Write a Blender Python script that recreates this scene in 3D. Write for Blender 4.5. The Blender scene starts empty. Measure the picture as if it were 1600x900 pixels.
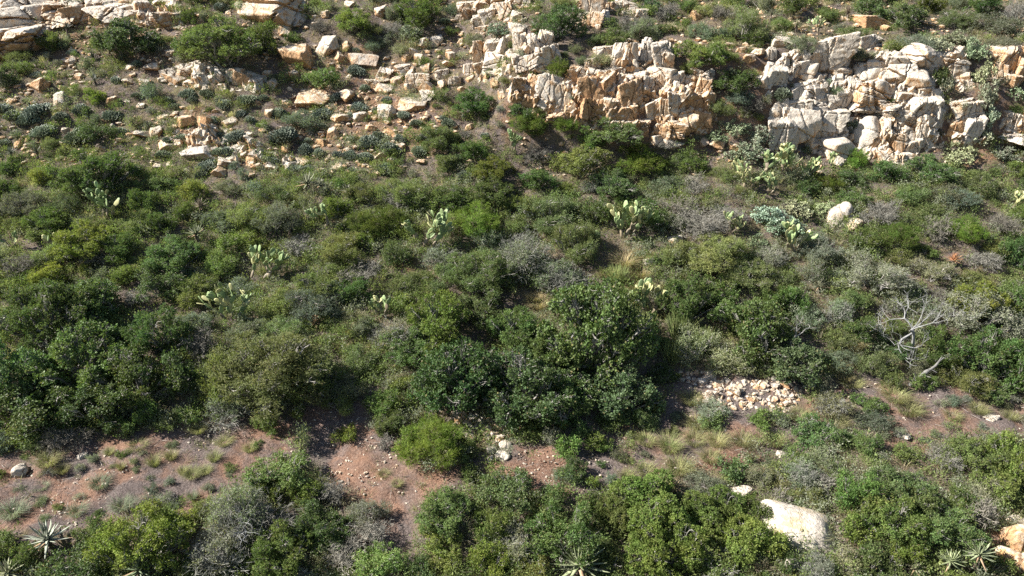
import bpy, bmesh, math, random
import numpy as np
from mathutils import Vector, Matrix

# ---------------------------------------------------------------- camera, sky, sun, exposure
SC = bpy.context.scene
COL = SC.collection
CAM_POS = np.array([0.0, 0.0, 17.0])
PITCH = math.radians(25.0)            # looking down at the slope
HFOV = math.radians(66.0)
cam_d = bpy.data.cameras.new("camera"); cam = bpy.data.objects.new("camera", cam_d); COL.objects.link(cam)
cam.location = CAM_POS; cam.rotation_euler = (math.pi/2 - PITCH, 0, 0)
cam_d.angle = HFOV; cam_d.clip_end = 2000; cam_d.clip_start = 0.1
SC.camera = cam

SUN_TRAVEL = Vector((0.76, 0.04, -0.65)).normalized()
to_sun = -SUN_TRAVEL
elev = math.asin(to_sun.z); azim = math.atan2(to_sun.x, to_sun.y)
world = bpy.data.worlds.new("World"); SC.world = world; world.use_nodes = True
nt = world.node_tree; nt.nodes.clear()
sky = nt.nodes.new("ShaderNodeTexSky"); sky.sky_type = 'NISHITA'; sky.sun_disc = False
sky.sun_elevation = elev; sky.sun_rotation = azim
bg = nt.nodes.new("ShaderNodeBackground"); bg.inputs["Strength"].default_value = 0.05
wo = nt.nodes.new("ShaderNodeOutputWorld")
nt.links.new(sky.outputs[0], bg.inputs[0]); nt.links.new(bg.outputs[0], wo.inputs[0])
sun_d = bpy.data.lights.new("sun", 'SUN'); sun_d.energy = 5.0; sun_d.angle = math.radians(0.5); sun_d.color = (1.0, 0.955, 0.88)
sun = bpy.data.objects.new("sun", sun_d); COL.objects.link(sun)
sun.rotation_euler = SUN_TRAVEL.to_track_quat('-Z', 'Y').to_euler()
vs = SC.view_settings
vs.view_transform = 'Standard'; vs.look = 'None'; vs.gamma = 1.0; vs.exposure = 1.45
try: vs.use_curve_mapping = False
except Exception: pass
SC.cycles.max_bounces = 5; SC.cycles.diffuse_bounces = 2; SC.cycles.glossy_bounces = 2
SC.cycles.transmission_bounces = 3; SC.cycles.transparent_max_bounces = 2
SC.cycles.use_denoising = False
SC.cycles.caustics_reflective = False; SC.cycles.caustics_refractive = False

# ---------------------------------------------------------------- helpers
RS = np.random.RandomState
FPX = 800.0 / math.tan(HFOV/2)        # focal length in pixels of a 1600 wide frame
cp, sp = math.cos(PITCH), math.sin(PITCH)
FWD = np.array([0, cp, -sp]); UP = np.array([0, sp, cp])

def smooth(a, b, x):
    t = np.clip((x-a)/(b-a), 0, 1); return t*t*(3-2*t)

_tab = RS(7).rand(256, 256)
def vnoise(x, y, s=0):
    x = np.asarray(x, float) + s*17.3; y = np.asarray(y, float) + s*41.7
    xi = np.floor(x).astype(int); yi = np.floor(y).astype(int)
    fx = x-xi; fy = y-yi; fx = fx*fx*(3-2*fx); fy = fy*fy*(3-2*fy)
    a = _tab[xi & 255, yi & 255]; b = _tab[(xi+1) & 255, yi & 255]
    c = _tab[xi & 255, (yi+1) & 255]; d = _tab[(xi+1) & 255, (yi+1) & 255]
    return (a*(1-fx)+b*fx)*(1-fy) + (c*(1-fx)+d*fx)*fy - 0.5
def fbm(x, y, oct=4, s=0):
    v = 0; a = 1.0
    for o in range(oct):
        v = v + a*vnoise(x*2**o, y*2**o, s+o); a *= 0.5
    return v

PL_Y = [-60, 0, 10, 15.6, 18.5, 21.1, 26.9, 33.4, 40, 43, 60, 95, 140, 400]
PL_Z = [-24, -18.5, -16.9, -15.6, -15.0, -14.6, -12.5, -10.0, -6.4, -4.6, 4, 21, 30, 33]
PR_Y = [-60, 0, 10, 15.6, 18.5, 21.1, 26.9, 33.4, 34.3, 35.3, 36.0, 36.5, 38, 43, 60, 95, 140, 400]
PR_Z = [-24, -18.5, -16.9, -15.6, -15.0, -14.6, -12.5, -10.0, -9.4, -7.0, -6.7, -5.6, -5.2, -3.3, 5, 22, 31, 34]
def height_fn(x, y):
    x = np.asarray(x, float); y = np.asarray(y, float)
    ys = y - 0.085*x*(1-smooth(23, 30, y))*np.clip(1-np.abs(x)/200, 0, 1)
    ys = ys + 0.9*fbm(x*0.22, y*0.22, 3, 3)*smooth(22, 26, y)
    w = smooth(-3.0, 0.5, x + 1.5*vnoise(x*0.4, y*0.4, 9))
    z = np.interp(ys, PL_Y, PL_Z)*(1-w) + np.interp(ys, PR_Y, PR_Z)*w
    amp = np.where((y > 18) & (y < 23), 0.35, 1.0)
    z = z + amp*(0.55*fbm(x*0.18+3, y*0.18, 3, 20)) + 0.18*fbm(x*0.9, y*0.9, 4, 30)
    return z + 17.0
# lookup grid for ray marching
GX0, GY0, GD = -60.0, 2.0, 0.1
_gx = np.arange(GX0, 60.01, GD); _gy = np.arange(GY0, 85.01, GD)
HG = height_fn(*np.meshgrid(_gx, _gy, indexing='ij'))
def ground(x, y):
    fx = np.clip((np.asarray(x, float)-GX0)/GD, 0, len(_gx)-2.001); fy = np.clip((np.asarray(y, float)-GY0)/GD, 0, len(_gy)-2.001)
    xi = fx.astype(int); yi = fy.astype(int); fx = fx-xi; fy = fy-yi
    return (HG[xi, yi]*(1-fx)+HG[xi+1, yi]*fx)*(1-fy) + (HG[xi, yi+1]*(1-fx)+HG[xi+1, yi+1]*fx)*fy
_ts = np.arange(12.0, 80.0, 0.04)
def hit(px, py, lift=0.0):
    """point where the sight line through photo pixel (px,py) meets the slope raised by lift; metres per pixel there; pitch"""
    d = FWD + np.array([1.0, 0, 0])*(px-800)/FPX - UP*(py-450)/FPX
    P = CAM_POS + _ts[:, None]*d
    under = P[:, 2] < ground(P[:, 0], P[:, 1]) + lift
    i = int(np.argmax(under)) if under.any() else len(_ts)-1
    p = P[i]
    return p, _ts[i]/FPX, math.asin(-d[2]/np.linalg.norm(d))
def project(p):
    v = np.asarray(p) - CAM_POS
    dz = v @ FWD
    return 800 + FPX*v[..., 0]/dz, 450 - FPX*(v @ UP)/dz, dz

def mesh_np(name, verts, quads=None, tris=None, smooth_sh=False):
    me = bpy.data.meshes.new(name)
    v = np.asarray(verts, np.float32)
    parts = []; tot = []
    if quads is not None and len(quads): q = np.asarray(quads, np.int32); parts.append(q.ravel()); tot.append(np.full(len(q), 4, np.int32))
    if tris is not None and len(tris): t = np.asarray(tris, np.int32); parts.append(t.ravel()); tot.append(np.full(len(t), 3, np.int32))
    loops = np.concatenate(parts); tot = np.concatenate(tot)
    start = np.concatenate([[0], np.cumsum(tot)[:-1]]).astype(np.int32)
    me.vertices.add(len(v)); me.vertices.foreach_set("co", v.ravel())
    me.loops.add(len(loops)); me.loops.foreach_set("vertex_index", loops)
    me.polygons.add(len(tot)); me.polygons.foreach_set("loop_start", start)
    me.polygons.foreach_set("use_smooth", np.full(len(tot), smooth_sh, dtype=bool))
    me.update(calc_edges=True)
    return me
def unit(v): return v/np.maximum(np.linalg.norm(v, axis=-1, keepdims=True), 1e-9)
def rdir(rs, n): return unit(rs.normal(size=(n, 3)))

def leaf_quads(pos, d, nrm, L, W, fold=0.18):
    d = unit(d); s = unit(np.cross(d, nrm)); n2 = np.cross(s, d)
    L = np.asarray(L)[:, None]; W = np.asarray(W)[:, None]
    v = np.stack([pos, pos+d*L*0.5+s*W*0.5+n2*W*fold, pos+d*L, pos+d*L*0.5-s*W*0.5+n2*W*fold], 1).reshape(-1, 3)
    return v, np.arange(len(v)).reshape(-1, 4)
def tube_quads(p0, p1, r0, r1, k=3):
    d = unit(p1-p0); ref = np.where(np.abs(d[:, 2:3]) > 0.9, np.array([[1.0, 0, 0]]), np.array([[0, 0, 1.0]]))
    a = unit(np.cross(d, ref)); b = np.cross(d, a)
    vs_, n = [], len(p0)
    for (p, r) in ((p0, r0), (p1, r1)):
        for j in range(k):
            an = 2*math.pi*j/k
            vs_.append(p + (a*math.cos(an)+b*math.sin(an))*np.asarray(r)[:, None])
    v = np.stack(vs_, 1).reshape(-1, 3)
    base = (np.arange(n)*2*k)[:, None]
    q = np.concatenate([base + np.array([[j, (j+1) % k, k+(j+1) % k, k+j]]) for j in range(k)], 0)
    return v, q
class Acc:
    def __init__(s): s.v = []; s.q = []; s.t = []; s.n = 0
    def add(s, v, q=None, t=None):
        if q is not None: s.q.append(np.asarray(q)+s.n)
        if t is not None: s.t.append(np.asarray(t)+s.n)
        s.v.append(v); s.n += len(v)
    def mesh(s, name, sm=False):
        return mesh_np(name, np.concatenate(s.v), np.concatenate(s.q) if s.q else None, np.concatenate(s.t) if s.t else None, sm)

# ---------------------------------------------------------------- materials
def new_mat(name):
    m = bpy.data.materials.new(name); m.use_nodes = True
    t = m.node_tree; t.nodes.clear()
    return m, t
def N(t, kind, **kw):
    n = t.nodes.new(kind)
    for k, v in kw.items(): setattr(n, k, v)
    return n
def ramp(t, fac, stops):
    r = N(t, "ShaderNodeValToRGB"); e = r.color_ramp.elements
    while len(e) > 1: e.remove(e[-1])
    e[0].position = stops[0][0]; e[0].color = (*stops[0][1], 1) if len(stops[0][1]) == 3 else stops[0][1]
    for p, c in stops[1:]:
        x = e.new(p); x.color = (*c, 1)
    t.links.new(fac, r.inputs[0]); return r.outputs[0]
def noise(t, vec, scale, detail=4, rough=0.6, dist=0.0):
    n = N(t, "ShaderNodeTexNoise"); n.inputs["Scale"].default_value = scale; n.inputs["Detail"].default_value = detail
    n.inputs["Roughness"].default_value = rough; n.inputs["Distortion"].default_value = dist
    if vec is not None: t.links.new(vec, n.inputs["Vector"])
    return n.outputs["Fac"]
def mix(t, fac, a, b, mode='MIX'):
    m = N(t, "ShaderNodeMix", data_type='RGBA', blend_type=mode)
    for s, v in ((m.inputs["Factor"], fac), (m.inputs["A"], a), (m.inputs["B"], b)):
        if isinstance(v, (int, float)): s.default_value = v
        elif isinstance(v, tuple): s.default_value = (*v, 1)
        else: t.links.new(v, s)
    return m.outputs["Result"]
def math_n(t, op, a, b=0.0, clamp=False):
    m = N(t, "ShaderNodeMath", operation=op, use_clamp=clamp)
    for s, v in ((m.inputs[0], a), (m.inputs[1], b)):
        if isinstance(v, (int, float)): s.default_value = v
        else: t.links.new(v, s)
    return m.outputs[0]

def foliage_mat(name, gloss=0.35, rough=0.5, trans=0.28, fixed=None):
    """leaf colour comes from the object's own colour; leaves, clumps and plants differ a little"""
    m, t = new_mat(name)
    oi = N(t, "ShaderNodeObjectInfo"); ge = N(t, "ShaderNodeNewGeometry"); tc = N(t, "ShaderNodeTexCoord")
    add = N(t, "ShaderNodeVectorMath", operation='ADD'); t.links.new(tc.outputs["Object"], add.inputs[0]); t.links.new(oi.outputs["Location"], add.inputs[1])
    nz = noise(t, add.outputs[0], 1.1, 3)
    hs = N(t, "ShaderNodeHueSaturation")
    if fixed is None: t.links.new(oi.outputs["Color"], hs.inputs["Color"])
    else: hs.inputs["Color"].default_value = (*fixed, 1)
    mr = N(t, "ShaderNodeMapRange"); mr.inputs["To Min"].default_value = 0.478; mr.inputs["To Max"].default_value = 0.522
    t.links.new(nz, mr.inputs["Value"]); mr.inputs["From Min"].default_value = 0.3; mr.inputs["From Max"].default_value = 0.7
    t.links.new(mr.outputs[0], hs.inputs["Hue"])
    v = math_n(t, 'MULTIPLY_ADD', ge.outputs["Random Per Island"], 0.8); t.nodes[-1].inputs[2].default_value = 0.62
    cl = N(t, "ShaderNodeMapRange"); cl.inputs["From Min"].default_value = 0.33; cl.inputs["From Max"].default_value = 0.67; cl.inputs["To Min"].default_value = 0.72; cl.inputs["To Max"].default_value = 1.3
    t.links.new(noise(t, add.outputs[0], 2.3, 3), cl.inputs["Value"]); v = math_n(t, 'MULTIPLY', v, cl.outputs[0])
    t.links.new(v, hs.inputs["Value"])
    dry = math_n(t, 'GREATER_THAN', ge.outputs["Random Per Island"], 0.965)
    c = mix(t, math_n(t, 'MULTIPLY', dry, 0.75), hs.outputs[0], (0.22, 0.17, 0.08))
    b = N(t, "ShaderNodeBsdfPrincipled"); t.links.new(c, b.inputs["Base Color"])
    b.inputs["Roughness"].default_value = rough; b.inputs["Specular IOR Level"].default_value = gloss
    tr = N(t, "ShaderNodeBsdfTranslucent"); t.links.new(mix(t, 1.0, c, (1.1, 1.2, 0.6), 'MULTIPLY'), tr.inputs[0])
    ms = N(t, "ShaderNodeMixShader"); ms.inputs[0].default_value = trans
    t.links.new(b.outputs[0], ms.inputs[1]); t.links.new(tr.outputs[0], ms.inputs[2])
    o = N(t, "ShaderNodeOutputMaterial"); t.links.new(ms.outputs[0], o.inputs[0])
    return m
def obj_col_mat(name, rough=0.85, spec=0.2, var=0.5, scale=6.0, stain=None, bump=0.0):
    m, t = new_mat(name)
    oi = N(t, "ShaderNodeObjectInfo"); tc = N(t, "ShaderNodeTexCoord"); ge = N(t, "ShaderNodeNewGeometry")
    nz = noise(t, tc.outputs["Object"], scale, 5)
    k = ramp(t, nz, [(0.3, (1-var,)*3), (0.7, (1+var*0.6,)*3)])
    c = mix(t, 1.0, oi.outputs["Color"], k, 'MULTIPLY')
    if stain:
        f = ramp(t, noise(t, tc.outputs["Object"], scale*0.6, 3), [(0.48, (0, 0, 0)), (0.66, (1, 1, 1))])
        c = mix(t, f, c, stain)
    b = N(t, "ShaderNodeBsdfPrincipled"); t.links.new(c, b.inputs["Base Color"])
    b.inputs["Roughness"].default_value = rough; b.inputs["Specular IOR Level"].default_value = spec
    if bump:
        bp = N(t, "ShaderNodeBump"); bp.inputs["Strength"].default_value = bump; bp.inputs["Distance"].default_value = 0.02
        t.links.new(noise(t, tc.outputs["Object"], scale*4, 4), bp.inputs["Height"]); t.links.new(bp.outputs[0], b.inputs["Normal"])
    o = N(t, "ShaderNodeOutputMaterial"); t.links.new(b.outputs[0], o.inputs[0])
    return m
def rock_mat():
    """weathered quartzite: bleached upper faces, rust-stained side faces, lichen specks; object colour r = how rusty, g = how grey"""
    m, t = new_mat("quartzite")
    oi = N(t, "ShaderNodeObjectInfo"); ge = N(t, "ShaderNodeNewGeometry")
    sepc = N(t, "ShaderNodeSeparateColor"); t.links.new(oi.outputs["Color"], sepc.inputs[0])
    P = ge.outputs["Position"]
    mp = N(t, "ShaderNodeMapping"); mp.inputs["Scale"].default_value = (1.0, 1.0, 0.45); t.links.new(P, mp.inputs[0])
    big = noise(t, P, 0.8, 4, 0.6, 0.4); streak = noise(t, mp.outputs[0], 3.2, 5, 0.65, 0.8); fine = noise(t, P, 9.0, 6, 0.7)
    sn = N(t, "ShaderNodeSeparateXYZ"); t.links.new(ge.outputs["Normal"], sn.inputs[0])
    # rust lives on steep faces
    steep = math_n(t, 'SUBTRACT', 0.72, sn.outputs["Z"])
    rust = math_n(t, 'ADD', math_n(t, 'MULTIPLY', steep, 0.75), math_n(t, 'MULTIPLY', math_n(t, 'SUBTRACT', streak, 0.5), 3.4))
    rust = math_n(t, 'ADD', rust, math_n(t, 'MULTIPLY', math_n(t, 'SUBTRACT', sepc.outputs[0], 0.5), 1.3), True)
    white = ramp(t, fine, [(0.25, (0.28, 0.24, 0.20)), (0.45, (0.46, 0.405, 0.335)), (0.7, (0.60, 0.54, 0.465))])
    cream = ramp(t, big, [(0.3, (0.49, 0.37, 0.26)), (0.55, (0.54, 0.43, 0.31)), (0.75, (0.44, 0.31, 0.20))])
    orange = ramp(t, fine, [(0.3, (0.26, 0.13, 0.065)), (0.5, (0.43, 0.26, 0.135)), (0.7, (0.50, 0.34, 0.21))])
    c1 = mix(t, ramp(t, rust, [(0.12, (0, 0, 0)), (0.42, (1, 1, 1))]), white, cream)
    c2 = mix(t, ramp(t, rust, [(0.42, (0, 0, 0)), (0.85, (1, 1, 1))]), c1, orange)
    grey = mix(t, 1.0, ramp(t, fine, [(0.3, (0.20, 0.19, 0.185)), (0.7, (0.42, 0.405, 0.39))]), (1, 1, 1), 'MULTIPLY')
    gf = math_n(t, 'ADD', math_n(t, 'SUBTRACT', sepc.outputs[1], 0.62), math_n(t, 'MULTIPLY', math_n(t, 'SUBTRACT', big, 0.45), 1.8), True)
    c3 = mix(t, gf, c2, grey)
    # lichen and seep stains
    lich = ramp(t, noise(t, P, 5.0, 6, 0.75), [(0.60, (0, 0, 0)), (0.68, (1, 1, 1))])
    c4 = mix(t, math_n(t, 'MULTIPLY', lich, 0.32), c3, (0.13, 0.115, 0.10))
    # thin joints
    vo = N(t, "ShaderNodeTexVoronoi", feature='DISTANCE_TO_EDGE'); vo.inputs["Scale"].default_value = 1.5
    ad = N(t, "ShaderNodeVectorMath", operation='ADD'); t.links.new(mp.outputs[0], ad.inputs[0])
    nn = N(t, "ShaderNodeTexNoise"); nn.inputs["Scale"].default_value = 2.2; nn.inputs["Detail"].default_value = 4; t.links.new(P, nn.inputs["Vector"])
    sc_ = N(t, "ShaderNodeVectorMath", operation='SCALE'); sc_.inputs["Scale"].default_value = 0.55; t.links.new(nn.outputs["Color"], sc_.inputs[0]); t.links.new(sc_.outputs[0], ad.inputs[1])
    t.links.new(ad.outputs[0], vo.inputs["Vector"])
    crack = ramp(t, vo.outputs["Distance"], [(0.0, (1, 1, 1)), (0.02, (0, 0, 0))])
    crack = math_n(t, 'MULTIPLY', crack, ramp(t, noise(t, P, 1.7, 3), [(0.46, (0, 0, 0)), (0.56, (1, 1, 1))]))
    crack = math_n(t, 'MULTIPLY', crack, math_n(t, 'SUBTRACT', 1.0, sepc.outputs[2], True))
    c5 = mix(t, math_n(t, 'MULTIPLY', crack, 0.7), c4, (0.16, 0.09, 0.05))
    yl = math_n(t, 'MULTIPLY', sepc.outputs[2], ramp(t, noise(t, P, 1.3, 5, 0.7), [(0.56, (0, 0, 0)), (0.62, (1, 1, 1))]))
    c5 = mix(t, math_n(t, 'MULTIPLY', yl, 0.5), c5, (0.42, 0.29, 0.06))
    b = N(t, "ShaderNodeBsdfPrincipled"); t.links.new(c5, b.inputs["Base Color"]); b.inputs["Roughness"].default_value = 0.9; b.inputs["Specular IOR Level"].default_value = 0.2
    h = math_n(t, 'SUBTRACT', math_n(t, 'ADD', math_n(t, 'MULTIPLY', fine, 0.7), streak), math_n(t, 'MULTIPLY', crack, 1.2))
    bp = N(t, "ShaderNodeBump"); bp.inputs["Strength"].default_value = 0.9; bp.inputs["Distance"].default_value = 0.09
    t.links.new(h, bp.inputs["Height"]); t.links.new(bp.outputs[0], b.inputs["Normal"])
    o = N(t, "ShaderNodeOutputMaterial"); t.links.new(b.outputs[0], o.inputs[0])
    return m
def soil_mat():
    m, t = new_mat("slope_soil")
    ge = N(t, "ShaderNodeNewGeometry"); P = ge.outputs["Position"]
    at = N(t, "ShaderNodeAttribute", attribute_name="bare"); at2 = N(t, "ShaderNodeAttribute", attribute_name="rusty")
    n1 = noise(t, P, 0.55, 5, 0.62, 0.3); n2 = noise(t, P, 2.6, 6, 0.7); n3 = noise(t, P, 16.0, 5, 0.75)
    red = ramp(t, n3, [(0.3, (0.10, 0.060, 0.043)), (0.5, (0.205, 0.122, 0.086)), (0.72, (0.30, 0.198, 0.146))])
    lit = ramp(t, n3, [(0.3, (0.07, 0.054, 0.048)), (0.5, (0.125, 0.10, 0.092)), (0.75, (0.24, 0.20, 0.18))])
    straw = ramp(t, n3, [(0.3, (0.08, 0.062, 0.04)), (0.55, (0.15, 0.12, 0.075)), (0.75, (0.26, 0.21, 0.14))])
    f = ramp(t, math_n(t, 'ADD', math_n(t, 'MULTIPLY', n1, 0.75), math_n(t, 'MULTIPLY', n2, 0.25)), [(0.42, (0, 0, 0)), (0.54, (1, 1, 1))])
    bare = mix(t, f, red, lit)
    veg = mix(t, ramp(t, n2, [(0.42, (0, 0, 0)), (0.58, (1, 1, 1))]), lit, straw)
    c = mix(t, at.outputs["Fac"], veg, bare)
    orange = ramp(t, n3, [(0.3, (0.17, 0.085, 0.05)), (0.6, (0.29, 0.165, 0.10)), (0.75, (0.38, 0.27, 0.19))])
    rf = math_n(t, 'MULTIPLY', at2.outputs["Fac"], ramp(t, n2, [(0.38, (0, 0, 0)), (0.55, (1, 1, 1))]))
    c = mix(t, rf, c, orange)
    b = N(t, "ShaderNodeBsdfPrincipled"); t.links.new(c, b.inputs["Base Color"]); b.inputs["Roughness"].default_value = 0.95; b.inputs["Specular IOR Level"].default_value = 0.1
    bp = N(t, "ShaderNodeBump"); bp.inputs["Strength"].default_value = 1.0; bp.inputs["Distance"].default_value = 0.12
    t.links.new(math_n(t, 'ADD', n2, math_n(t, 'MULTIPLY', n3, 0.35)), bp.inputs["Height"]); t.links.new(bp.outputs[0], b.inputs["Normal"])
    o = N(t, "ShaderNodeOutputMaterial"); t.links.new(b.outputs[0], o.inputs[0])
    return m
M_LEAF = foliage_mat("glossy_leaf", 0.28, 0.5, 0.34)
M_FINE = foliage_mat("soft_leaf", 0.15, 0.65, 0.42)
M_SUCC = foliage_mat("succulent_leaf", 0.4, 0.5, 0.08)
M_GRASS = foliage_mat("grass_blade", 0.2, 0.65, 0.3)
M_BARK = obj_col_mat("grey_bark", 0.9, 0.15, 0.5, 9.0)
M_LICHEN = obj_col_mat("lichen_bark", 0.95, 0.1, 0.55, 5.0)
M_PAD = obj_col_mat("cactus_pad", 0.55, 0.35, 0.28, 5.0, bump=0.15)
M_ALOE = obj_col_mat("aloe_leaf", 0.5, 0.35, 0.25, 4.0)
M_ROCK = rock_mat()
M_SOIL = soil_mat()

# ---------------------------------------------------------------- scene-graph helpers
def link(name, me, mat=None, parent=None, color=None):
    o = bpy.data.objects.new(name, me); COL.objects.link(o)
    if mat is not None and me is not None and not me.materials: me.materials.append(mat)
    if parent is not None: o.parent = parent
    if color is not None: o.color = (*color, 1.0)
    return o
def empty(name, loc, rz=0.0, scale=1.0):
    o = bpy.data.objects.new(name, None); COL.objects.link(o)
    o.empty_display_size = 0.2; o.location = loc; o.rotation_euler = (0, 0, rz)
    o.scale = (scale,)*3 if isinstance(scale, (int, float)) else scale
    return o
THINGS = []      # things waiting for their label: dict(o, px, py, w, look, cat, group, label, lm)
def thing(o, px, py, w, look, cat, group=None, label=None, lm=None):
    o["category"] = cat
    if group: o["group"] = group
    THINGS.append(dict(o=o, px=px, py=py, w=w, look=look, cat=cat, label=label, lm=lm))
    return o

# ---------------------------------------------------------------- the slope
def axis(lo, hi, fine_lo, fine_hi, fine, coarse):
    a = list(np.arange(fine_lo, fine_hi, fine))
    p, s = fine_lo, fine
    while p > lo: s = min(s*1.35, coarse); p -= s; a.insert(0, p)
    p, s = a[-1], fine
    while p < hi: s = min(s*1.35, coarse); p += s; a.append(p)
    return np.array(a)
def in_poly(px, py, poly):
    c = np.zeros(np.shape(px), bool); n = len(poly)
    for i in range(n):
        x0, y0 = poly[i]; x1, y1 = poly[(i+1) % n]
        if y0 == y1: continue
        cond = ((y0 > py) != (y1 > py)) & (px < (x1-x0)*(py-y0)/(y1-y0)+x0)
        c ^= cond
    return c
TRACK = [(-400,715),(0,702),(120,692),(240,667),(330,657),(430,650),(560,628),(600,665),(640,720),(760,735),(800,690),(900,690),(1020,660),(1060,580),(1240,590),(1290,600),(1340,570),(1400,600),(1600,618),(2000,640),
         (2000,690),(1600,680),(1480,680),(1400,700),(1330,665),(1260,720),(1180,740),(1100,740),(1000,760),(930,775),(860,785),(780,745),(700,770),(650,795),(640,850),(625,920),(560,880),(540,790),(500,740),(440,725),(380,735),(370,780),(250,803),(100,832),(0,835),(-400,850)]
RUSTY = [(0,10,260,80,.7),(160,140,190,205,.9),(440,80,700,250,.75),(280,170,350,210,.9),(820,120,1120,220,1),(1350,140,1620,250,1),(540,690,740,790,.45),(620,400,665,440,1),(1540,760,1640,920,1),(1040,60,1200,230,.7),(200,40,420,130,.5),(1440,650,1480,720,.5)]
gx = axis(-420, 420, -30, 30, 0.19, 25.0); gy = axis(-60, 400, 13, 48, 0.17, 20.0)
X, Y = np.meshgrid(gx, gy, indexing='ij')
Z = height_fn(X, Y)
tr_px, tr_py, tr_d = project(np.stack([X, Y, Z], -1).reshape(-1, 3))
jx = tr_px + 26*vnoise(X.ravel()*1.3, Y.ravel()*1.3, 50); jy = tr_py + 22*vnoise(X.ravel()*1.3, Y.ravel()*1.3, 51)
bare = (in_poly(jx, jy, TRACK) & (tr_d > 5)).astype(np.float32)
rusty = np.zeros(len(bare))
for x0, y0, x1, y1, k in RUSTY:
    e_ = ((jx-(x0+x1)/2)/((x1-x0)*.62))**2 + ((jy-(y0+y1)/2)/((y1-y0)*.62))**2
    rusty = np.maximum(rusty, .8*k*(1-smooth(.35, 1.0, e_ + .9*fbm(X.ravel()*.8, Y.ravel()*.8, 3, 70)))*(tr_d > 5))
Zr = Z + bare.reshape(Z.shape)*0.14*fbm(X*1.6, Y*1.6, 3, 60)
nxn, nyn = len(gx), len(gy)
idx = np.arange(nxn*nyn).reshape(nxn, nyn)
q = np.stack([idx[:-1, :-1], idx[1:, :-1], idx[1:, 1:], idx[:-1, 1:]], -1).reshape(-1, 4)
me = mesh_np("hillside", np.stack([X, Y, Zr], -1).reshape(-1, 3), q, smooth_sh=True)
for nm, arr in (("bare", bare), ("rusty", rusty)):
    a = me.attributes.new(nm, 'FLOAT', 'POINT'); a.data.foreach_set("value", arr.astype(np.float32))
hill = link("hillside", me, M_SOIL); hill["kind"] = "structure"; hill["label"] = "rocky hillside of red-brown soil and dry litter"
# ---------------------------------------------------------------- plant builders
def crown_lobes(rs, R, n, rl, flat=1.0):
    """lobe centres and radii filling a dome 2R wide and 1.25R tall whose foot is at z = 0"""
    c, r = [], []
    for i in range(n):
        for _ in range(20):
            d = rdir(rs, 1)[0]
            if d[2] > -0.45: break
        k = rs.uniform(0.50, 0.92)
        rr = R*rs.uniform(*rl)
        p = np.array([d[0]*R*k, d[1]*R*k, 0.5*R + d[2]*0.75*R*k*flat])
        p[2] = max(p[2], rr*0.55)
        c.append(p); r.append(rr)
    c.append(np.array([0, 0, 0.45*R])); r.append(R*0.45)
    return np.array(c), np.array(r)
FOL = {  # leaf length, leaf width, coverage, leaves per twig, lobes r range, orientation, upward bias
 'broad': dict(L=.085, W=.055, cov=2.1, per=9, rl=(.26, .40), spray=.10, up=.5),
 'fine':  dict(L=.075, W=.026, cov=1.7, per=12, rl=(.26, .42), spray=.12, up=.8),
 'small': dict(L=.060, W=.036, cov=2.0, per=12, rl=(.24, .36), spray=.085, up=.6),
 'feather': dict(L=.15, W=.016, cov=1.5, per=16, rl=(.28, .45), spray=.13, up=1.2),
 'dome': dict(L=.055, W=.036, cov=2.6, per=12, rl=(.36, .50), spray=.06, up=.6),
 'loose': dict(L=.075, W=.030, cov=0.95, per=11, rl=(.24, .42), spray=.14, up=.7),
 'succulent': dict(L=.085, W=.075, cov=1.7, per=7, rl=(.26, .40), spray=.08, up=.9),
}
NLOBE = {0: 6, 1: 12, 2: 24, 3: 40}
NOM = [0.42, 0.78, 1.30, 1.95]
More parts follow.
